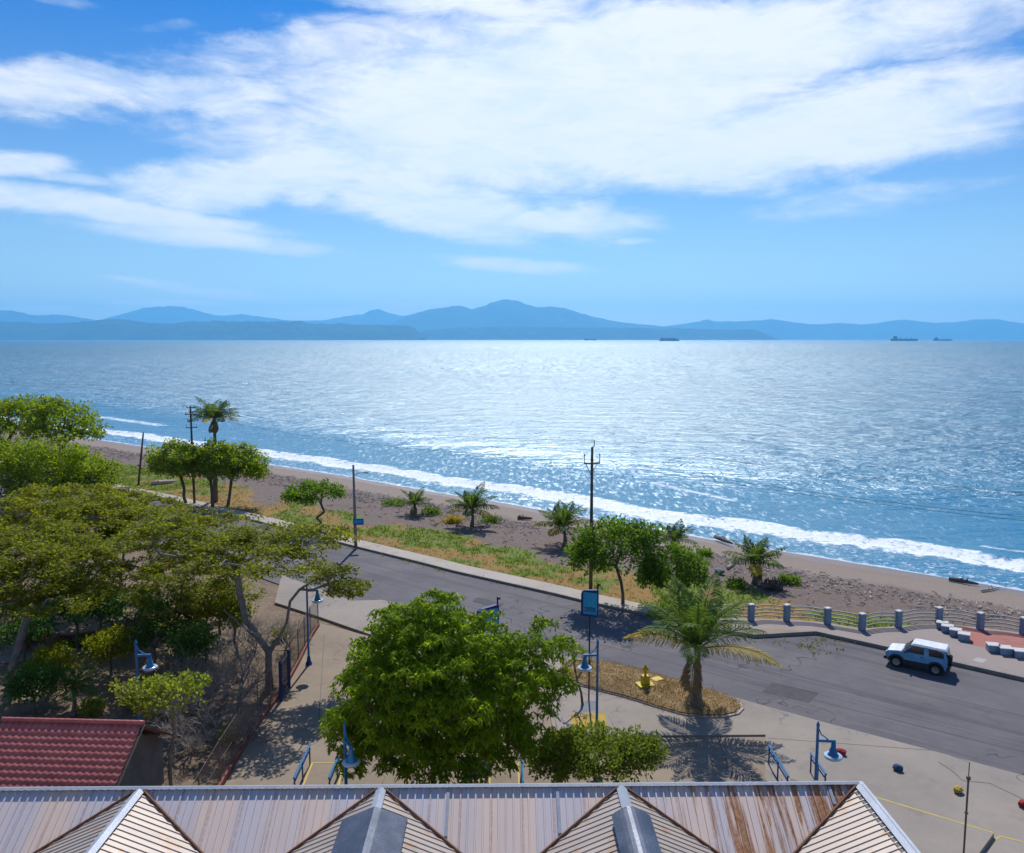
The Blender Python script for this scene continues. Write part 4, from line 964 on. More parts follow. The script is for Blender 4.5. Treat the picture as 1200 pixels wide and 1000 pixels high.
b0 = gz(228, 592); Yp2 = b0[1]; t, h = wood_pole('dark utility pole with short arms standing among the left umbrella trees', b0, at(228, 476, Yp2)[2], 0)
UP2 = b0+np.array([0, 0, h])
for zz, w_ in ((h-1.0, 1.4), (h-1.8, .9), (h-2.6, 1.3), (h-.2, .9)):
    mb = MB(); mb.box((0.05, 0, zz), (w_, .1, .1), .5); mb.tube([(-w_*.42, -.1, zz), (-w_*.42, -.1, zz+.3)], .03, 5); mb.tube([(w_*.42, .2, zz), (w_*.42, .2, zz+.3)], .03, 5); mb.build('crossarm', M['wood'], t)
b0 = gz(162, 569); Yq = b0[1]; t = thing('leaning_post', b0, 'thin leaning wooden post standing alone in the green field', 'post')
mb = MB(); tp_ = at(168, 507, Yq)-b0; mb.tube([(0, 0, -.2), tp_*.5, tp_], [.16, .14, .11], 8); mb.build('post_shaft', M['wood'], t, True)
mb = MB(); q_ = tp_*.38; mb.box((q_[0]-.1, q_[1], q_[2]), (.5, .12, .2)); mb.build('bracket', M['wood'], t)
# wires: each one thing
def wire(label, a, b, sag):
    c_ = (a+b)/2; P = [a+(b-a)*k/24+np.array([0, 0, -sag*4*(k/24)*(1-k/24)])-a for k in range(25)]
    mb = MB(); mb.tube(P, .011, 4); o = mb.build('overhead_wire', M['black'], None, False, a); tag(o, label, 'wire', 'overhead wires along the seafront')
nxt = UP1+np.array([36, -28, 0]); 
zi = zc+.75-h
wire('upper overhead wire running right from the tall pole', UP1+np.array([.18, 0, .5]), nxt+np.array([0, 0, .3]), .7)
wire('lower overhead wire running right from the pole crossarm', UP1+np.array([.6, .1, zi]), nxt+np.array([.3, .3, -1.0]), .8)
wire('overhead wire running right from the left end of the crossarm', UP1+np.array([-.6, -.1, zi]), nxt+np.array([-.6, -.3, -1.05]), .8)
wire('upper overhead wire spanning left between the two utility poles', UP1+np.array([.18, 0, .5]), UP2+np.array([0, 0, 0.1]), .9)
wire('lower overhead wire spanning left between the two utility poles', UP1+np.array([-.6, -.1, zi]), UP2+np.array([0, 0, -.9]), 1.0)
# street light with sign
b0 = g(417, 641, .19); Yl = b0[1]; t = thing('street_light', b0, 'tall concrete street light pole with a small blue sign at the road edge', 'street light')
tp_ = at(414, 545, Yl)-b0
mb = MB(); mb.tube([(0, 0, 0), tp_*.5, tp_], [.16, .13, .1], 10); mb.build('pole', M['poleconc'], t, True)
mb = MB(); q_ = tp_*.87; mb.tube([q_, q_+np.array([.5, 0, .25]), q_+np.array([1.0, 0, .3])], .03, 6); a_ = mb.build('arm', M['steel'], t)
mb = MB(); mb.box((q_[0]+1.15, q_[1], q_[2]+.29), (.5, .2, .12), 0, .8); mb.build('lamp_head', M['steel'], a_)
mb = MB(); zs = at(418, 611, Yl)[2]-b0[2]; mb.box((.33, -.2, zs), (1.0, .05, .62), .1, 1, .02); s_ = mb.build('sign_panel', M['blue'], t)
mb = MB(); mb.box((.33, -.232, zs+.02), (.75, .008, .32), .1); mb.build('sign_face', M['cyanpanel'], s_)
# blue bus sign
def bus_sign(label, bpx, bpy_, ptop, pbot, yaw, w_):
    b0 = g(bpx, bpy_, .1); Y = b0[1]; zt = at(bpx, ptop, Y)[2]-.1; zb = at(bpx, pbot, Y)[2]-.1
    t = thing('blue_sign', b0, label, 'sign', 'tall blue street signs', yaw)
    mb = MB(); mb.tube([(0, 0, 0), (0, 0, zb+.1)], .045, 8); mb.build('pole', M['navy'], t)
    hh = zt-zb; mb = MB(); pr = []
    mb.prism_axis([(-w_/2, zb), (w_/2, zb), (w_/2, zt), (w_*.38, zt+.02), (-w_*.3, zt-.05), (-w_*.46, zt-.14), (-w_/2, zt-.3)], -.09, .09); p_ = mb.build('panel', M['darkblue'], t)
    for sgn in (-1, 1):
        mb = MB(); y_ = sgn*.094; x0, x1 = -w_*.36, w_*.46; a, b_ = zb+.12, zt-.14
        mb.box(((x0+x1)/2, y_, (a+b_)/2), (x1-x0, .012, b_-a)); f_ = mb.build('panel_face', M['cyanpanel'], p_)
        mb = MB()
        for k, (zz, ww) in enumerate(((.30, .8), (.24, .7), (.16, .9))):
            x = [x0+(x1-x0)*(.5-ww/2+ww*i/10) for i in range(11)]; zw = [a+(b_-a)*(zz+.015*math.sin(i*1.3+k)) for i in range(11)]
            vs = [(xx, y_+sgn*.009, q-.022) for xx, q in zip(x, zw)]+[(xx, y_+sgn*.009, q+.022) for xx, q in zip(x, zw)]
            mb.add(vs, [(i, i+1, 12+i, 11+i) if sgn < 0 else (i, 11+i, 12+i, i+1) for i in range(10)])
        mb.build('wave_marks', M['navy'], f_)
    mb = MB(); mb.tube([(w_/2-.04, 0, zt-.05), (w_/2-.04, 0, zt+.42)], .04, 6); mb.box((w_/2+.02, 0, zt+.32), (.2, .06, .12)); mb.build('finial', M['navy'], t)
    return t
bus_sign('blue sign panel on a thin pole standing between the road and the thin sapling', 690, 821, 691, 722, -.38, .95)
bus_sign('blue sign panel barely showing above the large leafy tree', 572, 846, 711, 738, .55, 1.25)
surf('sign_pad', [p[:2] for p in gl([(680, 826), (687, 821), (699, 822), (699, 832), (680, 836)], .1)], .05, .104, M['slab'], 'thin grey pad at the foot of the blue sign')  # thin flat grey pad lying on the plaza at the sign pole
# mast
Zc_ = 27.0; b0 = at(1130, 990, Zc_); b0[2] = 0.3; t = thing('thin_mast', b0, 'thin rusty mast with a joint in front of the plaza at the right', 'mast')
hT = at(1130, 893, Zc_)[2]-.3; hJ = at(1130, 912, Zc_)[2]-.3
mb = MB(); mb.tube([(0, 0, 0), (0, 0, hJ)], .035, 7); mb.build('lower_tube', M['rustpole'], t)
mb = MB(); mb.tube([(0, 0, hJ), (0, 0, hT)], .018, 6); mb.build('upper_tube', M['steel'], t)
mb = MB(); mb.box((0, 0, hJ), (.12, .12, .14), 0, 1, .02); mb.build('joint_clamp', M['rustpole'], t)
mb = MB(); mb.box((0, 0, hJ-1.3), (.1, .1, .06), 0, 1, .01); mb.build('joint_clamp', M['rustpole'], t)
# yellow hydrant
b0 = g(756, 803, .5); t = thing('yellow_hydrant', b0, 'yellow hydrant post on a slab in the grass island', 'hydrant')
b0z = float(moundz(np.array([b0[0]]), np.array([b0[1]]))[0]); t.location.z = b0z-.02
mb = MB(); mb.box((0, 0, .03), (.95, .75, .1), .3, 1, .02); mb.build('base_slab', M['yellow'], t)
mb = MB(); mb.box((0, 0, .32), (.42, .42, .5), .3, .95, .03); mb.build('plinth', M['yellow'], t)
mb = MB(); mb.lathe([(.07, .56), (.07, .8), (.13, .84), (.15, .95), (.12, 1.06), (.05, 1.12), (.04, 1.2), (.01, 1.22)], n=12); mb.tube([(-.2, 0, .95), (.2, 0, .95)], .05, 8); mb.build('hydrant_head', M['yellow'], t, True)
b0 = g(770, 797, .5); zz = float(moundz(np.array([b0[0]]), np.array([b0[1]]))[0]); t = thing('yellow_cover', (b0[0], b0[1], zz), 'flat yellow metal cover lying right of the hydrant', 'cover')
mb = MB(); mb.box((0, 0, .05), (.62, .5, .05), .5, 1, .015); mb.build('lid', M['yellow'], t)
mb = MB(); mb.box((0, 0, .02), (.7, .58, .03), .5); mb.build('rim', M['yelstone'], t)

# handrails along ramps ------------------------------------------------------
def handrail(label, p0, p1, z=0.0, h=1.0, mat='blue'):
    a = g(*p0, z); b_ = g(*p1, z); t = thing('handrail', a, label, 'handrail', 'blue ramp handrails'); d = b_-a
    for f in (.04, .5, .96):
        mb = MB(); mb.tube([d*f, d*f+np.array([0, 0, h])], .035, 6); mb.build('post', M['darkblue'], t)
    for hh, r in ((h, .05), (h*.78, .035)):
        mb = MB(); mb.tube([d*0+np.array([0, 0, hh]), d+np.array([0, 0, hh])], r, 6); mb.build('rail', M[mat], t)
    mb = MB(); mb.add([tuple(d*0+np.array([0, 0, h*.8])), tuple(d+np.array([0, 0, h*.8])), tuple(d+np.array([0, 0, h])), tuple(np.array([0, 0, h]))], [(0, 1, 2, 3)])
    return t
# ramps with yellow edges
def ramp_way(pl, pr_, label, zt=.02):
    a, b_ = g(*pl[0]), g(*pl[1]); c_, d_ = g(*pr_[0]), g(*pr_[1])
    surf('ramp', [a[:2], c_[:2], d_[:2], b_[:2]], .0, .05, M['court'], label)
    strip('yellow_edge', pl, .056, .09, M['yellowline'], 'yellow painted edge of the '+label)
    strip('yellow_edge', pr_, .056, .09, M['yellowline'], 'yellow painted right edge of the '+label)
    strip('yellow_edge', [pl[0], pr_[0]], .060, .07, M['yellowline'], 'yellow painted head of the '+label)
ramp_way([(366, 894), (345, 945)], [(402, 894), (392, 945)], 'left ramp')
ramp_way([(575, 893), (572, 945)], [(607, 893), (610, 945)], 'middle ramp')
ramp_way([(903, 900), (925, 945)], [(935, 897), (962, 935)], 'right ramp')
handrail('leftmost blue handrail, left side of the left ramp', (364, 896), (345, 938))
handrail('blue handrail between the left ramp and the bell lamp', (404, 894), (386, 938))
handrail('blue handrail under the right side of the large tree crown', (570, 905), (569, 950))
handrail('blue handrail between the large tree and the low tree', (611, 904), (613, 950))
handrail('blue handrail on the left side of the right ramp', (900, 897), (923, 936))
handrail('blue handrail on the right side of the right ramp beside the bell lamp', (949, 907), (967, 933))

# promenade fence ------------------------------------------------------------
pp = [(835, 727), (880, 727), (921.7, 727.5), (969.5, 731.5), (1010, 738.5), (1052.5, 735), (1100, 731), (1148.5, 737.5), (1199, 743.5), (1253, 752), (1310, 760)]
FP = gl(pp, .245); b0 = FP[0]
fence = thing('promenade_fence', b0, 'curved promenade fence of pale blue posts and metal rails facing the beach', 'fence')
for p in FP:
    q = p-b0; mb = MB(); mb.box((q[0], q[1], .56), (.38, .38, 1.12), .3, .96, .03); o = mb.build('post', M['postblue'], fence)
    mb = MB(); mb.box((q[0], q[1], 1.155), (.42, .42, .07), .3, .9, .02); mb.build('post_cap', M['posttop'], o)
for i in range(len(FP)-1):
    a = FP[i]-b0; c_ = FP[i+1]-b0; d = c_-a; nn = np.array([-d[1], d[0], 0])/np.linalg.norm(d)
    for k in range(4):
        P = []
        for s in range(9):
            f = s/8; P.append(a+d*(.07+.86*f)+nn*(math.sin(f*PI)*(.22 if i != 3 else 0.02))+np.array([0, 0, .25+k*.25+(math.sin(f*PI)*.04)]))
        mb = MB(); mb.tube(P, .05, 6); mb.build('rail', M['rail'] if i in (3, 0, 1) else M['railgrey'], fence, True)
# seat blocks
sb = [(1104, 736.5, 'farthest'), (1110, 740.5, 'second'), (1119.5, 745, 'third'), (1129.5, 750, 'nearest'), (1163.5, 763, 'left'), (1178, 766.5, 'middle'), (1195, 770, 'right')]
for i, (x, y, w_) in enumerate(sb):
    b0 = g(x, y, .245); yaw = -.55 if i < 4 else -.25
    lb = (f'{w_} concrete seat block of the four in a row at the red paving' if i < 4 else f'{w_} concrete seat block of the three below the red paving')
    t = thing('seat_block', b0, lb, 'seat block', 'concrete seat blocks on the promenade', yaw)
    mb = MB(); mb.box((0, 0, .2), (.68, .62, .4), 0, 1, .02); mb.build('block', M['postblue'], t)
    mb = MB(); mb.box((0, 0, .435), (.74, .68, .07), 0, 1, .015); mb.build('top_slab', M['posttop'], t)

# wire fence along the park ------------------------------------------------------
wf = [(373, 734), (364, 748), (350, 777), (331, 811), (318, 829), (303, 849), (281, 884), (259, 921), (235, 965), (210, 1010)]
WP = gl(wf); b0 = WP[0]
m, nt = newmat('chain_mesh'); v = nt.nodes.new('ShaderNodeTexCoord').outputs['Generated']
wirefence = thing('wire_fence', b0, 'rusty wire fence on a brown kerb between park and courtyard', 'fence')
mb = MB(); mbt = MB()
P2 = [p[:2]-b0[:2] for p in WP]; o1 = offset(P2, .1); o2 = offset(P2, -.1)
pl_ = [tuple(p) for p in o1]+[tuple(p) for p in o2[::-1]]
mb.prism(pl_[::-1], 0, .28); mb.build('kerb_wall', M['brick'], wirefence)
dens = []
for i in range(len(WP)-1):
    a = WP[i]-b0; c_ = WP[i+1]-b0; ln = np.linalg.norm(c_-a); k = max(1, round(ln/2.4))
    for j in range(k): dens.append(a+(c_-a)*j/k)
for q in dens:
    mb = MB(); mb.tube([(q[0], q[1], .2), (q[0], q[1], 2.2)], .035, 6); mb.build('post', M['rustpole'], wirefence)
mb = MB()
for i in range(len(WP)-1):
    a = WP[i]-b0; c_ = WP[i+1]-b0; d = c_-a; ln = np.linalg.norm(d)
    for hh in (2.15, 1.2, .35): mb.tube([a+np.array([0, 0, hh]), c_+np.array([0, 0, hh])], .012, 4, False)
    st = .16
    for s in np.arange(-2, ln, st):
        for sg in (1, -1):
            x0 = max(0, s); x1 = min(ln, s+1.85)
            if x1 <= x0: continue
            z0 = .3+(x0-s); z1 = .3+(x1-s)
            if sg < 0: z0 = 2.45-z0; z1 = 2.45-z1
            p0 = a+d/ln*x0; p1 = a+d/ln*x1; mb.tube([(p0[0], p0[1], z0), (p1[0], p1[1], z1)], .005, 3, False)
mb.build('wire_mesh', M['rustpole'], wirefence)
# dark blue gate in the fence
ga = g(334, 806); gb = g(324, 822); t = thing('park_gate', ga+np.array([.25, 0, 0]), 'dark blue barred metal gate standing at the wire fence below the forked tree', 'gate')
d = gb-ga; ln = np.linalg.norm(d)
for k_, nm in ((0, 'gate_post'), (1, 'gate_post')):
    mb = MB(); mb.box((d[0]*k_, d[1]*k_, 1.15), (.16, .16, 2.3), .3, 1, .01); mb.build(nm, M['darkblue'], t)
mb = MB()
for s in np.linspace(.1, .9, 8): mb.tube([(d[0]*s, d[1]*s, .1), (d[0]*s, d[1]*s, 2.1)], .025, 5)
for hh in (.15, 1.1, 2.05): mb.tube([(0, 0, hh), (d[0], d[1], hh)], .03, 5)
mb.build('gate_bars', M['navy'], t)
# low brick wall and pier
bw = [(66, 754), (85, 753), (105, 750), (128, 745), (152, 736), (170, 728)]
B_ = gl(bw); t = thing('brick_wall', B_[0], 'low reddish brick garden wall behind the bright hedge', 'wall')
P2 = [p[:2]-B_[0][:2] for p in B_]; pl_ = offset(P2, .12)+offset(P2, -.12)[::-1]
mb = MB(); mb.prism([tuple(p) for p in pl_][::-1], -.05, .55); mb.build('wall_body', M['brick'], t)
pl_ = offset(P2, .16)+offset(P2, -.16)[::-1]; mb = MB(); mb.prism([tuple(p) for p in pl_][::-1], .55, .63); mb.build('coping', M['court'], t)
b0 = g(46, 760); t = thing('brick_bench', b0, 'dark brick bench block left of the low brick wall', 'bench')
for sx_ in (-.95, .95):
    mb = MB(); mb.box((sx_, 0, .45), (.55, .7, .9), .0, 1, .02); mb.build('pier', M['brick'], t)
mb = MB(); mb.box((0, .1, .3), (1.35, .5, .12)); mb.build('seat', M['wood'], t)
mb = MB(); mb.box((0, .33, .6), (1.35, .08, .5)); mb.build('backrest', M['brick'], t)

# ---------------------------------------------------------------- metal roof building
ROT = math.radians(0.75)
ZR = 6.0; r_ = g(600, 921.5, ZR); YR = float(r_[1])
m, nt = newmat('corrugated_metal'); v = obj_pos(nt)
st_ = noise(nt, mapping(nt, v, (2.0, .35, .35)), 1, 4, .6); pan = noise(nt, mapping(nt, v, (.9, .02, .02)), 1, 1)
base_c = mixc(nt, ramp(nt, st_, .35, .7), (.82, .64, .52), (.72, .6, .53)); base_c = mixc(nt, ramp(nt, pan, .4, .6), base_c, (.66, .6, .6))
sepx = nt.nodes.new('ShaderNodeSeparateXYZ'); L(nt, v, sepx.inputs[0])
stk = noise(nt, mapping(nt, v, (4.2, .28, .28)), 1, 5, .62, .25)
rm = ramp(nt, sepx.outputs[0], 4.4, 8.0)
thr = math_(nt, 'ADD', stk, math_(nt, 'MULTIPLY', rm, .10))
rust = ramp(nt, thr, .52, .66)
fi = noise(nt, v, 9, 5, .7)
rc_ = mixc(nt, ramp(nt, fi, .35, .65), (.3, .12, .05), (.5, .26, .12))
cc = mixc(nt, math_(nt, 'MULTIPLY', rust, math_(nt, 'ADD', .08, math_(nt, 'MULTIPLY', ramp(nt, sepx.outputs[0], 4.0, 6.5), .9))), base_c, rc_)
sx2 = math_(nt, 'PINGPONG', math_(nt, 'ADD', sepx.outputs[0], 40.0), .48)
sm = math_(nt, 'MULTIPLY', math_(nt, 'SUBTRACT', 1.0, ramp(nt, sx2, .02, .06)), ramp(nt, fi, .3, .6))
cc = mixc(nt, math_(nt, 'MULTIPLY', sm, .5), cc, (.42, .25, .17))
finish(nt, cc, .5, .4, .15, fi, .1, .02); M['corr'] = m
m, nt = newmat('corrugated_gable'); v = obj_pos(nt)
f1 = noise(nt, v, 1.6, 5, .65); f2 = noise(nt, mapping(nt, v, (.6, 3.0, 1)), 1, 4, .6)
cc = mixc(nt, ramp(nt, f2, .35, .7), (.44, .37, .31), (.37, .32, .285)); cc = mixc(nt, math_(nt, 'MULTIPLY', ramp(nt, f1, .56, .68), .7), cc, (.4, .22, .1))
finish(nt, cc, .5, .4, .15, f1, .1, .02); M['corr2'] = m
M['flash'] = mottled('ridge_flashing', (.43, .47, .53), (.36, .4, .46), 1.5, .5, .4, .2)
M['rustedge'] = mottled('rusty_valley', (.16, .075, .04), (.26, .13, .07), 4, .8)
M['ventmetal'] = mottled('vent_metal', (.07, .085, .12), (.13, .15, .2), 1.2, .4, .5, .4)
K1 = .62; AW = 1.47; K2 = K1/AW; HALF = 3.76; TV = HALF/AW
ridges = [-19.15, -11.62, -4.1, 3.44]; RE = 10.98
bld = thing('market_building', (0, YR, 0), 'long building with a pale corrugated metal roof of cross gables in the foreground', 'building', None, ROT)
def rib(p, pitch=.235, hgt_=.045):
    f = (p/pitch) % 1.0
    return hgt_ if .08 <= f <= .26 else 0.0
def ribs_axis(lo, hi, pitch=.235):
    out = [lo]; k = math.floor(lo/pitch)
    while k*pitch < hi:
        for f in (.03, .08, .26, .31):
            q = (k+f)*pitch
            if lo < q < hi: out.append(q)
        k += 1
    return out+[hi]
def ribh(q, pitch=.235, hh=.05):
    f = (q/pitch) % 1.0
    return hh if .07 <= f <= .27 else 0.0
allr = ridges+[RE]
# main slope triangles between the gables
for i in range(len(allr)-1):
    x0, x1 = allr[i], allr[i+1]; vs = []; fs = []; X = ribs_axis(x0+.06, x1-.06)
    for x in X:
        tmax = min(x-x0, x1-x)/AW; h_ = ribh(x)
        vs += [(x, 0, ZR-.04+h_), (x, -tmax, ZR-.04-K1*tmax+h_)]
    for k in range(len(X)-1): fs.append((2*k, 2*k+1, 2*k+3, 2*k+2))
    mb = MB(); mb.add(vs, fs); mb.build('main_roof_slope', M['corr'], bld)
mb = MB(); vs = []; fs = []; X = ribs_axis(-23, RE)
for x in X:
    h_ = ribh(x); vs += [(x, 0.02, ZR-.04+h_), (x, 4.0, ZR-.04-.68*4+h_)]
for k in range(len(X)-1): fs.append((2*k+1, 2*k, 2*k+2, 2*k+3))
mb.add(vs, fs); mb.build('back_roof_slope', M['corr'], bld)
GL = 9.0
def gable_half(xr, sgn, half=HALF):
    T = ribs_axis(.12, GL); vs = []; fs = []
    for t_ in T:
        w_ = min(AW*t_, half); h_ = ribh(t_, hh=.03)
        vs += [(xr, -t_, ZR-.03+h_), (xr+sgn*w_, -t_, ZR-.03-K2*w_+h_)]
    for k in range(len(T)-1): fs.append((2*k, 2*k+1, 2*k+3, 2*k+2) if sgn < 0 else (2*k, 2*k+2, 2*k+3, 2*k+1))
    mb = MB(); mb.add(vs, fs); mb.build('gable_roof_slope', M['corr2'], bld)
for xr in ridges: gable_half(xr, 1); gable_half(xr, -1)
gable_half(RE, -1)
# flashing strips
mb = MB()
mb.add([(-23, -.085, ZR+.03), (RE, -.085, ZR+.03), (RE, 0, ZR+.075), (-23, 0, ZR+.075), (RE, .16, ZR+.0), (-23, .16, ZR+.0)], [(0, 1, 2, 3), (3, 2, 4, 5)])
mb.build('ridge_cap', M['flash'], bld)
for xr in ridges+[RE]:
    w_ = .16; z = ZR+.06; mb = MB()
    mb.add([(xr-w_, -.1, z-.075), (xr, -.1, z+.012), (xr+w_, -.1, z-.075), (xr-w_, -GL, z-.075), (xr, -GL, z+.012), (xr+w_, -GL, z-.075)], [(0, 3, 4, 1), (1, 4, 5, 2)])
    mb.build('gable_ridge_cap', M['flash'], bld)
for i in range(len(allr)-1):
    for xr, sg in ((allr[i], 1), (allr[i+1], -1)):
        mb = MB(); mb.tube([(xr+sg*.1, -.08, ZR-.0), (xr+sg*HALF, -TV, ZR-.0-K1*TV)], .045, 5); mb.build('valley_flashing', M['rustedge'], bld)
# pale battens on the main slope
for x in (-2.0, 1.42, 10.0):
    tm = min(min(abs(x-a) for a in allr)/AW, 2.2)-.1; mb = MB(); mb.box((0, 0, 0), (.1, tm, .03)); 
    vs = [(x-.05, -.1, ZR+.03-K1*.1), (x+.05, -.1, ZR+.03-K1*.1), (x+.05, -tm, ZR+.03-K1*tm), (x-.05, -tm, ZR+.03-K1*tm)]
    mb = MB(); mb.add(vs+[(a, b_, c_-.03) for a, b_, c_ in vs], [(3, 2, 1, 0), (0, 1, 5, 4), (1, 2, 6, 5), (2, 3, 7, 6), (3, 0, 4, 7)]); mb.build('roof_batten', M['flash'], bld)
# ridge vents
def vent(xr, wl, wr, t0, round_, nm):
    mb = MB(); n = 10; vs = []; fs = []; T = [t0, t0+.12, t0+.3, t0+1.2, GL-.3]
    for t_ in T:
        k = .82 if (round_ and t_ == t0) else 1.0
        for j in range(n+1):
            f = j/n; x = (-wl+(wl+wr)*f)*k; up_ = .07 if not round_ else .2*math.cos((f-.5)*PI*.9)
            z = ZR+.06-K2*abs(x)+up_ if not round_ else ZR+.02+up_-K2*.2*abs(x)
            vs.append((xr+x, -t_, z))
    for i in range(len(T)-1):
        for j in range(n): a = i*(n+1)+j; fs.append((a, a+n+1, a+n+2, a+1))
    # front lip
    b = len(vs)
    for j in range(n+1):
        x, y, z = vs[j]; vs.append((x, y+.02, ZR-.02-K2*abs(x-xr)))
    for j in range(n): fs.append((j, j+1, b+j+1, b+j))
    mb.add(vs, fs); mb.build(nm, M['ventmetal'], bld)
vent(-4.1, 1.0, .95, 1.25, False, 'ridge_vent')
vent(3.44, .52, .62, 1.5, True, 'ridge_vent')
# walls
mb = MB(); mb.box(((RE-23)/2, 3.2, 1.65), (RE+23-.4, .25, 3.3)); wl_ = mb.build('sea_side_wall', M['wall'], bld)
mb = MB(); mb.box((RE-.13, -2.9, 2.2), (.25, 11.8, 4.4)); mb.add([(RE-.25, .1, 4.4), (RE-.01, .1, 4.4), (RE-.01, -GL+.2, 4.4), (RE-.25, -GL+.2, 4.4), (RE-.25, .1, ZR-.1), (RE-.01, .1, ZR-.1), (RE-.01, -GL+.2, ZR-.1), (RE-.25, -GL+.2, ZR-.1)], [(0, 1, 2, 3), (7, 6, 5, 4), (1, 5, 6, 2), (0, 3, 7, 4), (0, 4, 5, 1), (3, 2, 6, 7)]); mb.build('end_wall', M['wall'], bld)
for k in range(6):
    x = -18+k*5; mb = MB(); mb.box((x, 3.33, 1.6), (1.6, .05, 1.1)); mb.build('window', M['glass'], bld)
mb = MB(); mb.box((8.0, 3.33, 1.1), (1.1, .06, 2.1)); mb.build('door', M['blue'], bld)
mb = MB(); vs = [(RE-.02, 0.1, ZR+.03), (RE+.16, 0.1, ZR+.03), (RE+.16, -GL, ZR+.03), (RE-.02, -GL, ZR+.03)]
mb.add(vs+[(a, b_, ZR-.16) for a, b_, c_ in vs], [(3, 2, 1, 0), (0, 1, 5, 4), (1, 2, 6, 5), (2, 3, 7, 6), (4, 5, 6, 7)]); mb.build('verge_board', M['flash'], bld)

# ---------------------------------------------------------------- red tiled house
m, nt = newmat('red_tiles'); v = obj_pos(nt)
f1 = noise(nt, v, 2.2, 4); f2 = noise(nt, v, 14, 4)
cc = mixc(nt, ramp(nt, f1, .35, .65), (.34, .095, .08), (.4, .13, .11)); cc = mixc(nt, ramp(nt, f2, .5, .75), cc, (.33, .1, .1))
finish(nt, cc, .45, .4, 0, f2, .15, .02); M['tile'] = m
ZT = 4.2; a_ = g(4, 844.5, ZT); b_ = g(167, 848.5, ZT)
hl = np.linalg.norm(b_-a_); ang = math.atan2(b_[1]-a_[1], b_[0]-a_[0])
hs = thing('tiled_house', (a_[0], a_[1], 0), 'small house with a red wavy tiled roof at the lower left corner', 'house', None, ang)
SL = .66; TD = 4.6
nx = int(hl/.035); rows = 19; vs = []; fs = []; X = np.linspace(0, hl, nx); per = .28; rowl = TD/rows
tl = []
for r in range(rows):
    tl += [(r*rowl+.001, .0), ((r+.5)*rowl, .025), ((r+1)*rowl, .06)]
Tt = []
for t_, rz in tl: Tt.append((t_, rz))
wav = .032*np.clip(np.sin(2*PI*X/per)*1.3, -.7, 1.0)+.012
for t_, rz in Tt:
    stag = .018*np.sin(2*PI*X/per)
    vs.append(np.stack([X, -(t_+stag*0), ZT-.02-SL*t_+rz+wav], 1))
vs = np.concatenate(vs); fa = gridfaces(nx, len(Tt))[:, ::-1]
fastmesh('roof', vs, fa, M['tile'], hs)
# back slope (simple wavy)
vb = []
for t_ in (0.05, 1.5, 3.2): vb.append(np.stack([X, np.full(nx, t_), ZT-.02-SL*t_+wav], 1))
fastmesh('back_roof', np.concatenate(vb), gridfaces(nx, 3), M['tile'], hs)
mb = MB(); P = []
for k in range(40): P.append((-.05+(hl+.1)*k/39, 0, ZT+.05+(0.0 if k % 2 else .012)))
mb.tube(P, .1, 8); mb.build('ridge_tiles', M['tile'], hs, True)
mb = MB()
for s_, t0, t1 in ((-1, 0, TD), (1, 0, 3.2)):
    for x in (-.03, hl+.03):
        p0 = (x, s_*t0, ZT-.08); p1 = (x, s_*t1, ZT-.08-SL*t1); mb.tube([p0, p1], .06, 4)
mb.build('barge_board', M['wood'], hs)
mb = MB()
e0, e1 = -TD+.35, 3.0
prof = [(e0, -.1), (e1, -.1), (e1, ZT-.2-SL*e1), (0, ZT-.2), (e0, ZT-.2+SL*e0)]
n = len(prof)
x0_, x1_ = .5, hl-.75
vs = [(x0_, a, b) for a, b in prof]+[(x1_, a, b) for a, b in prof]
mb.add(vs, [tuple(range(n))[::-1], tuple(range(n, 2*n))]+[(i, (i+1) % n, n+(i+1) % n, n+i) for i in (0, 1, 4)]); mb.build('wall', M['wall'], hs)
mb = MB(); mb.box((x1_+.02, -1.6, 1.6), (.06, 1.0, 1.0)); w_ = mb.build('window', M['glass'], hs)
mb = MB(); mb.box((x1_+.04, -1.6, 1.05), (.14, 1.15, .08)); mb.build('sill', M['conc'], w_)
for yy in (-2.8, -1.4, 0, 1.4):
    mb = MB(); mb.box((hl-.36, yy, ZT-.2-SL*abs(yy)-.04), (.75, .07, .09)); mb.build('rafter', M['wood'], hs)

# ---------------------------------------------------------------- car
fw = g(1053, 782.5); rw = g(1092.5, 791); dirv = fw-rw; yawc = math.atan2(dirv[1], dirv[0])
ctr = (fw+rw)/2+np.array([-math.sin(yawc), math.cos(yawc), 0])*(-.72 if math.cos(yawc) < 0 and -math.cos(yawc)*-.72 > 0 else .72)
# centre must lie farther from the camera than the near wheels
if ctr[1] < fw[1]-.5: ctr = (fw+rw)/2+np.array([math.sin(yawc), -math.cos(yawc), 0])*.72
car = thing('parked_car', (ctr[0], ctr[1], 0.0), 'white three-door off-road car, blue sky shade in its side colour, parked at the promenade kerb', 'car', None, yawc)
WB = 1.125; WR = .35
def arch(cx, r, n=9, z0=.36):
    return [(cx+r*math.cos(PI*k/n), z0+r*math.sin(PI*k/n)*1.0) for k in range(n+1)]
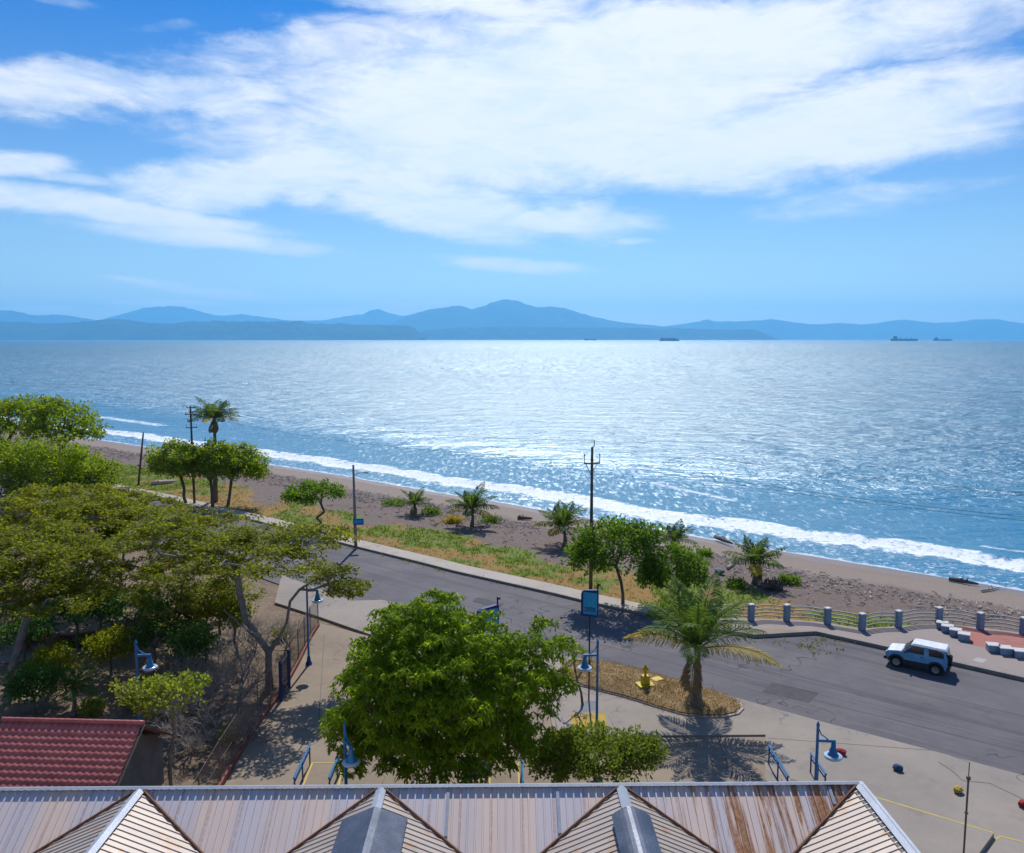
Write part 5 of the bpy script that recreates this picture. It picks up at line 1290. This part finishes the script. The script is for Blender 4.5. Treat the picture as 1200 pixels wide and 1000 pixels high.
# side profile, x forward
prof = [(-1.72, .42)]+[(x, z) for x, z in arch(-WB, .43)][::-1]+[(x, z) for x, z in arch(WB, .43)][::-1]+[(1.72, .42), (1.78, .55), (1.76, .86), (1.68, .98), (.82, 1.10), (-1.74, 1.12), (-1.76, .6)]
mb = MB(); mb.prism_axis(prof, -.75, .75); body = mb.build('body', M['carbody_skyshade'], car)
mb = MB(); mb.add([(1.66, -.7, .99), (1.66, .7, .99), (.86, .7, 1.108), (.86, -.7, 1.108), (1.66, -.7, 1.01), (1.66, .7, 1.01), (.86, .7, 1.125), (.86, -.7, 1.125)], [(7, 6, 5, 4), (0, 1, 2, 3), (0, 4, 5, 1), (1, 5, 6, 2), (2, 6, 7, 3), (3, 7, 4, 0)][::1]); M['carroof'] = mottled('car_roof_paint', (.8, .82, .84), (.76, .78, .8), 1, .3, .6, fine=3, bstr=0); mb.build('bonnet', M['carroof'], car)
# cabin pillars / shell as tapered loft
def loft(sec0, sec1):
    n = len(sec0); return sec0+sec1, [tuple(range(n))[::-1], tuple(range(n, 2*n))]+[(i, (i+1) % n, n+(i+1) % n, n+i) for i in range(n)]
c0 = [(.84, -.72, 1.10), (.84, .72, 1.10), (-1.72, .72, 1.10), (-1.72, -.72, 1.10)]
c1 = [(.28, -.61, 1.62), (.28, .61, 1.62), (-1.62, .63, 1.62), (-1.62, -.63, 1.62)]
mb = MB(); mb.add(*loft(c0[::-1], c1[::-1])); mb.build('cabin', M['carbody_skyshade'], car)
r0 = [(.34, -.64, 1.60), (.34, .64, 1.60), (-1.68, .65, 1.60), (-1.68, -.65, 1.60)]
r1 = [(.2, -.55, 1.70), (.2, .55, 1.70), (-1.6, .56, 1.70), (-1.6, -.56, 1.70)]
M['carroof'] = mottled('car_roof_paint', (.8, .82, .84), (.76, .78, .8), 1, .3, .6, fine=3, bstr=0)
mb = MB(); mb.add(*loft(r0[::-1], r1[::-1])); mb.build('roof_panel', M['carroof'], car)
def sidewin(x0b, x1b, x0t, x1t, sgn):
    def P(x, z):
        f = (z-1.10)/.52; y = (.72+(.61-.72)*f)*1.0+.012; return (x, sgn*y, z)
    q = [P(x0b, 1.14), P(x1b, 1.14), P(x1t, 1.55), P(x0t, 1.55)]
    mb = MB(); mb.add(q, [(0, 1, 2, 3)] if sgn > 0 else [(3, 2, 1, 0)]); return mb
for sgn in (-1, 1):
    sidewin(.66, -.42, .22, -.42, sgn).build('side_window', M['glass'], car)
    sidewin(-.72, -1.55, -.68, -1.5, sgn).build('side_window', M['glass'], car)
    # door outline and handle
    d_ = MB(); d_.box((.15, sgn*.757, .78), (1.2, .02, .62), 0, 1, .004); dr = d_.build('door', M['carbody_skyshade'], car)
    d_ = MB(); d_.box((-.32, sgn*.775, .98), (.16, .03, .04)); d_.build('handle', M['cladding'], dr)
    d_ = MB(); d_.box((.0, sgn*.765, .48), (1.5, .05, .28)); d_.build('sill_cladding', M['cladding'], car)
    for cx in (-WB, WB):
        a1 = arch(cx, .50, 12); a0 = arch(cx, .40, 12); mbx = MB(); n = len(a1)
        vs = [(x, sgn*.74, z) for x, z in a1]+[(x, sgn*.74, z) for x, z in a0]+[(x, sgn*.82, z) for x, z in a1]+[(x, sgn*.82, z) for x, z in a0]
        fs = []
        for i in range(n-1): fs += [(2*n+i, 2*n+i+1, 3*n+i+1, 3*n+i), (i, i+1, 2*n+i+1, 2*n+i), (n+i, n+i+1, 3*n+i+1, 3*n+i)]
        mbx.add(vs, fs); mbx.build('wheel_arch', M['cladding'], car)
    mm = MB(); mm.box((.62, sgn*.88, 1.18), (.1, .2, .16), 0, 1, .02); mm.build('wing_mirror', M['cladding'], car)
mb = MB(); mb.add([(.83, -.66, 1.13), (.83, .66, 1.13), (.33, .57, 1.60), (.33, -.57, 1.60)], [(0, 1, 2, 3)]); 
mb.v = [(x+.02, y, z+.01) for x, y, z in mb.v]; mb.build('windscreen', M['glass'], car)
mb = MB(); mb.add([(-1.735, .6, 1.15), (-1.735, -.6, 1.15), (-1.66, -.54, 1.55), (-1.66, .54, 1.55)], [(0, 1, 2, 3)]); mb.build('rear_window', M['glass'], car)
for cx in (-WB, WB):
    for sgn in (-1, 1):
        def wheel(cx, cy, sgn):
            mb = MB(); n = 20; pr = [(.22, -.09), (.32, -.1), (.35, -.06), (.35, .06), (.32, .1), (.22, .09)]; vs = []; fs = []
            for r, y in pr:
                for k in range(n): a = 2*PI*k/n; vs.append((cx+r*math.cos(a), cy+y, WR+r*math.sin(a)))
            for i in range(len(pr)-1):
                for k in range(n): j = (k+1) % n; fs.append((i*n+k, i*n+j, i*n+n+j, i*n+n+k))
            mb.add(vs, fs); w_ = mb.build('wheel', M['black'], car, True)
            mb = MB(); vs = []; fs = []; pr = [(.235, .07), (.22, .05), (.1, .03), (.07, .07), (.0, .07)]
            for r, y in pr:
                for k in range(n): a = 2*PI*k/n; vs.append((cx+r*math.cos(a), cy+sgn*y, WR+r*math.sin(a)))
            for i in range(len(pr)-1):
                for k in range(n): j = (k+1) % n; fs.append((i*n+k, i*n+j, i*n+n+j, i*n+n+k))
            mb.add(vs, fs); mb.build('rim', M['rim'], w_)
        wheel(cx, sgn*.69, sgn)
mb = MB(); mb.box((1.78, 0, .52), (.2, 1.58, .26), 0, 1, .04); mb.build('front_bumper', M['cladding'], car)
mb = MB(); mb.box((-1.8, 0, .52), (.18, 1.58, .26), 0, 1, .04); mb.build('rear_bumper', M['cladding'], car)
mb = MB(); mb.box((1.765, 0, .8), (.05, .8, .16), 0, 1, .01); mb.build('grille', M['cladding'], car)
for sgn in (-1, 1):
    mb = MB(); mb.box((1.745, sgn*.57, .82), (.09, .22, .18), 0, 1, .02); mb.build('headlight', M['lampglass'], car)
    mb = MB(); mb.box((-1.755, sgn*.68, .85), (.06, .12, .3), 0, 1, .01); mb.build('tail_light', M['redlamp'], car)
n = 20; mb = MB(); vs = []; fs = []; pr = [(.0, -1.93), (.3, -1.93), (.34, -1.9), (.34, -1.78), (.3, -1.76)]
for r, x in pr:
    for k in range(n): a = 2*PI*k/n; vs.append((x, .05+r*math.cos(a), .92+r*math.sin(a)))
for i in range(len(pr)-1):
    for k in range(n): j = (k+1) % n; fs.append((i*n+k, i*n+j, i*n+n+j, i*n+n+k))
mb.add(vs, fs); mb.build('spare_wheel', M['black'], car, True)
mb = MB(); mb.box((-1.9, -.45, .66), (.02, .42, .13)); mb.build('number_plate', M['white'], car)
mb = MB(); mb.box((0, 0, .42), (3.1, 1.1, .2)); mb.build('chassis', M['black'], car)

car.scale = (.96, .96, .96)
# ---------------------------------------------------------------- ships
def ship(label, cx, Y, lpx, tanker, hull='ship'):
    D = Y; X = (cx-600)/F*Y*CP; Ls = lpx/F*Y; hB = Ls*.075
    t = thing('cargo_ship', (X, Y, SEA), label, 'ship', 'ships anchored in the bay'); W = Ls*.13
    mb = MB(); P = [(-Ls/2, -W/2), (Ls*.38, -W/2), (Ls*.5, 0), (Ls*.38, W/2), (-Ls/2, W/2)]; mb.prism(P, 0, hB); mb.build('hull', M['ship'], t)
    s0 = -Ls*.5 if not tanker else -Ls*.42
    mb = MB(); mb.box((-Ls*.34, 0, hB+Ls*.035), (Ls*.1, W*.8, Ls*.07)); mb.box((-Ls*.34, 0, hB+Ls*.085), (Ls*.06, W*.6, Ls*.035)); mb.build('superstructure', M['shipwhite'] if not tanker else M['ship'], t)
    mb = MB(); mb.box((-Ls*.41, 0, hB+Ls*.05), (Ls*.03, W*.3, Ls*.1)); mb.build('funnel', M['ship'], t)
    if not tanker:
        mb = MB(); mb.box((Ls*.05, 0, hB+Ls*.04), (Ls*.6, W*.8, Ls*.08)); mb.build('cargo_deck', M['shipwhite'], t)
    else:
        for k in range(3):
            mb = MB(); mb.tube([(-Ls*.15+k*Ls*.2, 0, hB), (-Ls*.15+k*Ls*.2, 0, hB+Ls*.06)], Ls*.012, 5); mb.build('mast', M['ship'], t)
ship('cargo ship anchored on the horizon near the glitter of the sun', 784.5, 9000, 23, False)
ship('dark tanker on the horizon at the right, larger of the two right ships', 1060, 9500, 31, True)
ship('small distant tanker at the far right of the horizon', 1105, 10500, 22, True)
ship('faint low barge on the horizon left of the cargo ship', 692, 14000, 15, True)

# ---------------------------------------------------------------- mountains
m, nt = newmat('mountain_forest'); v = geo_pos(nt)
f1 = noise(nt, v, .0012, 6, .65); f2 = noise(nt, v, .0045, 5, .65)
cc = mixc(nt, ramp(nt, f1, .35, .65), (.004, .022, .022), (.022, .06, .045)); cc = mixc(nt, ramp(nt, f2, .58, .7), cc, (.08, .12, .08))
finish(nt, cc, .9, .1); M['mount'] = m
def mountain(name, label, prof, D, depth, seed, rough=.12):
    prof = sorted(prof); px = np.arange(prof[0][0], prof[-1][0]+.1, 1.5); py = np.interp(px, [p[0] for p in prof], [p[1] for p in prof])
    k = np.array([0, 1, 2, 1, 0])/4; pys = np.convolve(np.pad(py, 2, 'edge'), k, 'valid')
    nv = 34; vs = []
    v = np.linspace(-1, 1, nv)[:, None]
    Hh = np.array([at(x, y, D)[2] for x, y in zip(px, pys)]); X0 = np.array([(x-600)/F*D*CP for x in px])
    Hh = np.maximum(Hh-SEA, 0)[None, :]
    Y = D+depth*v+np.zeros_like(Hh)
    X = X0[None, :]+np.zeros_like(Y)
    s = depth*.35
    rd = 1-np.abs(2*fbm(X/s+seed, Y/s, 5, seed)-1)
    sh = np.clip(1-np.abs(v)**1.15, 0, 1)
    det = (fbm(X/(s*.3), Y/(s*.3), 5, seed+5)-.5)
    spur = .55+.45*rd
    Z = SEA-2+Hh*(sh*(spur*(1-sh)+sh))*(1+det*rough*(1.2-sh*.7)*1.6)
    Z[0] = SEA-4; Z[-1] = SEA-4
    o = fastmesh(name, np.stack([X.ravel(), Y.ravel(), Z.ravel()], 1), gridfaces(len(px), nv), M['mount'], None, True)
    tag(o, label, None, None, 'structure')
wob_ = lambda: random.uniform(-.6, .6)
mountain('mountain_range', 'pale far mountains at the left', [(60, 384), (110, 377), (140, 369), (170, 361), (190, 359), (207, 358), (225, 361), (240, 366), (262, 370), (285, 368), (300, 370), (330, 374), (350, 376), (380, 375), (405, 370), (425, 368), (443, 361), (455, 366), (470, 370), (500, 366), (560, 372), (640, 382)], 36000, 2600, 3)
mountain('mountain_range', 'high peak in the middle of the horizon', [(430, 396), (455, 381), (480, 369), (500, 363), (522, 359), (540, 358), (553, 362), (568, 358), (580, 353), (592, 349), (603, 351), (615, 355), (632, 360), (648, 359), (662, 361), (685, 368), (705, 373), (730, 378), (765, 381), (800, 384), (850, 388), (900, 396)], 30000, 2600, 8)
mountain('mountain_range', 'long even mountains at the right', [(740, 390), (770, 384), (800, 379), (822, 376), (828, 374), (836, 376), (862, 376), (885, 375), (905, 374), (925, 377), (950, 380), (985, 378), (1010, 380), (1035, 377), (1056, 374), (1072, 376), (1095, 378), (1120, 377), (1143, 374), (1165, 374), (1190, 378), (1215, 381), (1260, 379), (1340, 384)], 33000, 2400, 15)
mountain('mountain_range', 'blue mountains at the far left edge', [(-140, 370), (-80, 364), (-30, 366), (0, 363), (14, 363), (30, 367), (48, 370), (62, 368), (80, 370), (100, 373), (125, 377), (160, 380), (200, 386), (240, 394)], 31000, 2200, 21)
mountain('hills', 'nearer dark headland hills at the left', [(-140, 378), (-80, 377), (-30, 375), (0, 376), (30, 377), (60, 379), (90, 378), (120, 375), (140, 374), (155, 376), (180, 379), (205, 379), (225, 377), (255, 376), (290, 376.5), (320, 377), (345, 376), (370, 379), (400, 379), (430, 381), (460, 381), (478, 381), (486, 384), (491, 390), (497, 397)], 19000, 1500, 33, .25)
mountain('hills', 'flat dark headland in the middle', [(440, 397), (480, 392), (500, 387), (530, 384), (560, 383), (620, 383), (680, 383.5), (740, 384), (800, 385), (840, 386), (870, 386), (888, 387), (897, 391), (906, 397)], 22000, 900, 41, .25)

# ---------------------------------------------------------------- haze
mb = MB(); mb.box((0, 16500, 812), (96000, 46000, 1638)); hz = mb.build('haze', None or M['glass'])
m = bpy.data.materials.new('haze_air'); m.use_nodes = True; nt = m.node_tree; nt.nodes.clear()
pv = nt.nodes.new('ShaderNodeVolumePrincipled'); pv.inputs['Color'].default_value = (.2, .6, 1.0, 1); pv.inputs['Density'].default_value = 4.4e-5; pv.inputs['Anisotropy'].default_value = .4
oo = nt.nodes.new('ShaderNodeOutputMaterial'); L(nt, pv.outputs[0], oo.inputs['Volume']); hz.data.materials.clear(); hz.data.materials.append(m)
tag(hz, 'thin blue sea haze', 'haze', None, 'stuff'); hz.display_type = 'WIRE'

# ---------------------------------------------------------------- sun and sky
SUN_EL = math.radians(50); SUN_AZ = math.radians(3)   # azimuth clockwise from +Y
sd_ = Vector((math.sin(SUN_AZ)*math.cos(SUN_EL), math.cos(SUN_AZ)*math.cos(SUN_EL), math.sin(SUN_EL)))
sl = bpy.data.lights.new('sun', 'SUN'); sl.energy = 4.8; sl.angle = math.radians(.5); sl.color = (1, .95, .88)
so = bpy.data.objects.new('sun', sl); col.objects.link(so); so.rotation_euler = sd_.to_track_quat('Z', 'Y').to_euler()
wld = bpy.data.worlds.new('World'); scene.world = wld; wld.use_nodes = True; nt = wld.node_tree; nt.nodes.clear()
sky = nt.nodes.new('ShaderNodeTexSky'); sky.sky_type = 'NISHITA'; sky.sun_disc = False
sky.sun_elevation = SUN_EL; sky.sun_rotation = SUN_AZ; sky.altitude = 20; sky.air_density = 1.0; sky.dust_density = .3; sky.ozone_density = 3.0
tc = nt.nodes.new('ShaderNodeTexCoord').outputs['Generated']
sep = nt.nodes.new('ShaderNodeSeparateXYZ'); L(nt, tc, sep.inputs[0])
az = math_(nt, 'ARCTAN2', sep.outputs[0], sep.outputs[1]); el = math_(nt, 'ARCSINE', sep.outputs[2])
# plane-projected cloud coordinates
zc_ = math_(nt, 'MAXIMUM', math_(nt, 'ADD', sep.outputs[2], .09), .03)
px_ = math_(nt, 'DIVIDE', sep.outputs[0], zc_); py_ = math_(nt, 'DIVIDE', sep.outputs[1], zc_)
cv = nt.nodes.new('ShaderNodeCombineXYZ'); L(nt, px_, cv.inputs[0]); L(nt, py_, cv.inputs[1])
def skyc(px, py):
    r = ray(px, py); r = r/np.linalg.norm(r); return math.atan2(r[0], r[1]), math.asin(r[2])
# warp
azel = nt.nodes.new('ShaderNodeCombineXYZ'); L(nt, az, azel.inputs[0]); L(nt, el, azel.inputs[1])
w1 = nt.nodes.new('ShaderNodeTexNoise'); w1.inputs['Scale'].default_value = 5; w1.inputs['Detail'].default_value = 6; w1.inputs['Roughness'].default_value = .62
L(nt, mapping(nt, azel.outputs[0], (1, 2.2, 1), (0, 0, -.3)), w1.inputs['Vector'])
sw = nt.nodes.new('ShaderNodeSeparateXYZ'); L(nt, w1.outputs['Color'], sw.inputs[0])
azw = math_(nt, 'ADD', az, math_(nt, 'MULTIPLY', math_(nt, 'SUBTRACT', sw.outputs[0], .5), .22))
elw = math_(nt, 'ADD', el, math_(nt, 'MULTIPLY', math_(nt, 'SUBTRACT', sw.outputs[1], .5), .085))
# (px, py, half-length px, half-height px, tilt deg (positive = rising to the right), weight)
BL = [(620, 130, 330, 95, 6, 1.1), (780, 60, 420, 70, 0, 1.0), (900, 165, 330, 55, 3, 1.0), (350, 205, 190, 32, 8, .95), (520, 240, 200, 32, -8, .9), (560, 275, 110, 14, -10, .5),
      (150, 100, 230, 30, 4, .74), (330, 65, 170, 26, 8, .6), (10, 190, 90, 16, 2, .85), (60, 105, 120, 24, 0, .5), (120, 245, 180, 17, -5, .95), (230, 278, 150, 14, -5, .75), (60, 205, 100, 9, -3, .6), (1130, 120, 150, 45, 4, .75), (560, 5, 200, 30, 0, .8),
      (605, 312, 90, 9, -4, .85), (740, 283, 30, 5, 0, .5), (250, 342, 100, 7, -6, .62), (165, 330, 50, 5, -6, .6), (200, 356, 65, 4.5, 0, .75), (490, 359, 65, 6, 3, .8), (40, 362, 50, 4, 0, .7), (400, 366, 60, 5, 2, .6), (290, 345, 6, 12, 0, .5), (70, 0, 50, 8, 0, .4), (210, 30, 80, 8, 12, .3), (1000, 235, 160, 18, 3, .55), (60, 140, 60, 14, 0, .3), (1180, 5, 80, 10, 0, .5)]
cov = None
for (bx_, by_, rx, ry, tl_, wt) in BL:
    a0, e0 = skyc(bx_, by_); ax, _e = skyc(bx_+rx, by_); _a, ey = skyc(bx_, by_-ry); ra = abs(ax-a0); re = abs(ey-e0); th = math.radians(tl_)
    da = math_(nt, 'SUBTRACT', azw if ry > 10 else math_(nt, 'ADD', math_(nt, 'MULTIPLY', az, .7), math_(nt, 'MULTIPLY', azw, .3)), a0)
    de = math_(nt, 'SUBTRACT', elw if ry > 25 else math_(nt, 'ADD', math_(nt, 'MULTIPLY', el, .75 if ry > 10 else .9), math_(nt, 'MULTIPLY', elw, .25 if ry > 10 else .1)), e0)
    u = math_(nt, 'DIVIDE', math_(nt, 'ADD', math_(nt, 'MULTIPLY', da, math.cos(th)), math_(nt, 'MULTIPLY', de, math.sin(th))), ra)
    v = math_(nt, 'DIVIDE', math_(nt, 'SUBTRACT', math_(nt, 'MULTIPLY', de, math.cos(th)), math_(nt, 'MULTIPLY', da, math.sin(th))), re)
    r2 = math_(nt, 'ADD', math_(nt, 'MULTIPLY', u, u), math_(nt, 'MULTIPLY', v, v))
    gss = math_(nt, 'MULTIPLY', math_(nt, 'EXPONENT', math_(nt, 'MULTIPLY', math_(nt, 'POWER', r2, 1.5), -.6)), wt)
    cov = gss if cov is None else math_(nt, 'MAXIMUM', cov, gss)
# general thin cloud elsewhere (behind and above the camera)
gn = noise(nt, cv.outputs[0], .5, 6, .6, .3)
away = ramp(nt, math_(nt, 'ABSOLUTE', az), .75, 1.1); hi_ = ramp(nt, el, .42, .6)
gen = math_(nt, 'MULTIPLY', math_(nt, 'MULTIPLY', ramp(nt, gn, .45, .7), .8), math_(nt, 'MAXIMUM', away, hi_))
cov = math_(nt, 'MAXIMUM', cov, gen)
# wispy detail
fine = noise(nt, mapping(nt, azel.outputs[0], (7, 24, 1), (0, 0, -.22)), 1, 8, .62, .6)
fine2 = noise(nt, mapping(nt, azel.outputs[0], (22, 60, 1), (0, 0, -.3)), 1, 6, .6, .8)
fm = math_(nt, 'ADD', math_(nt, 'MULTIPLY', fine, .75), math_(nt, 'MULTIPLY', fine2, .25))
dens_ = math_(nt, 'ADD', cov, math_(nt, 'MULTIPLY', math_(nt, 'SUBTRACT', fm, .5), 1.15))
cl = ramp(nt, dens_, .2, .92)
cl = math_(nt, 'MULTIPLY', cl, ramp(nt, cov, .06, .3))
cl = math_(nt, 'MULTIPLY', cl, .96)
# sky colour: nishita tinted deeper blue
tint = nt.nodes.new('ShaderNodeMix'); tint.data_type = 'RGBA'; tint.blend_type = 'MULTIPLY'; tint.inputs[0].default_value = 1; L(nt, sky.outputs[0], tint.inputs[6]); L(nt, mixc(nt, ramp(nt, el, 0.0, .36, False), (1.1, 1.12, 1.03), (.04, .43, .98)), tint.inputs[7])
bw_ = nt.nodes.new('ShaderNodeRGBToBW'); L(nt, sky.outputs[0], bw_.inputs[0])
CLOUDV = 10.2
clc = mixc(nt, ramp(nt, fm, .35, .6), (CLOUDV*.86, CLOUDV*.93, CLOUDV*1.02), (CLOUDV, CLOUDV, CLOUDV*1.01))
skc = mixc(nt, cl, tint.outputs[2], clc)
bg = nt.nodes.new('ShaderNodeBackground'); L(nt, skc, bg.inputs[0]); bg.inputs[1].default_value = .1
ow = nt.nodes.new('ShaderNodeOutputWorld'); L(nt, bg.outputs[0], ow.inputs[0])
wld.cycles.sampling_method = 'MANUAL'; wld.cycles.sample_map_resolution = 1024

scene.view_settings.view_transform = 'Standard'; scene.view_settings.look = 'None'; scene.view_settings.exposure = 0; scene.view_settings.gamma = 1
scene.cycles.use_denoising = True
scene.cycles.max_bounces = 6; scene.cycles.diffuse_bounces = 2; scene.cycles.glossy_bounces = 2; scene.cycles.transmission_bounces = 3; scene.cycles.volume_bounces = 1; scene.cycles.transparent_max_bounces = 8
scene.cycles.caustics_reflective = False; scene.cycles.caustics_refractive = False
scene.render.film_transparent = False
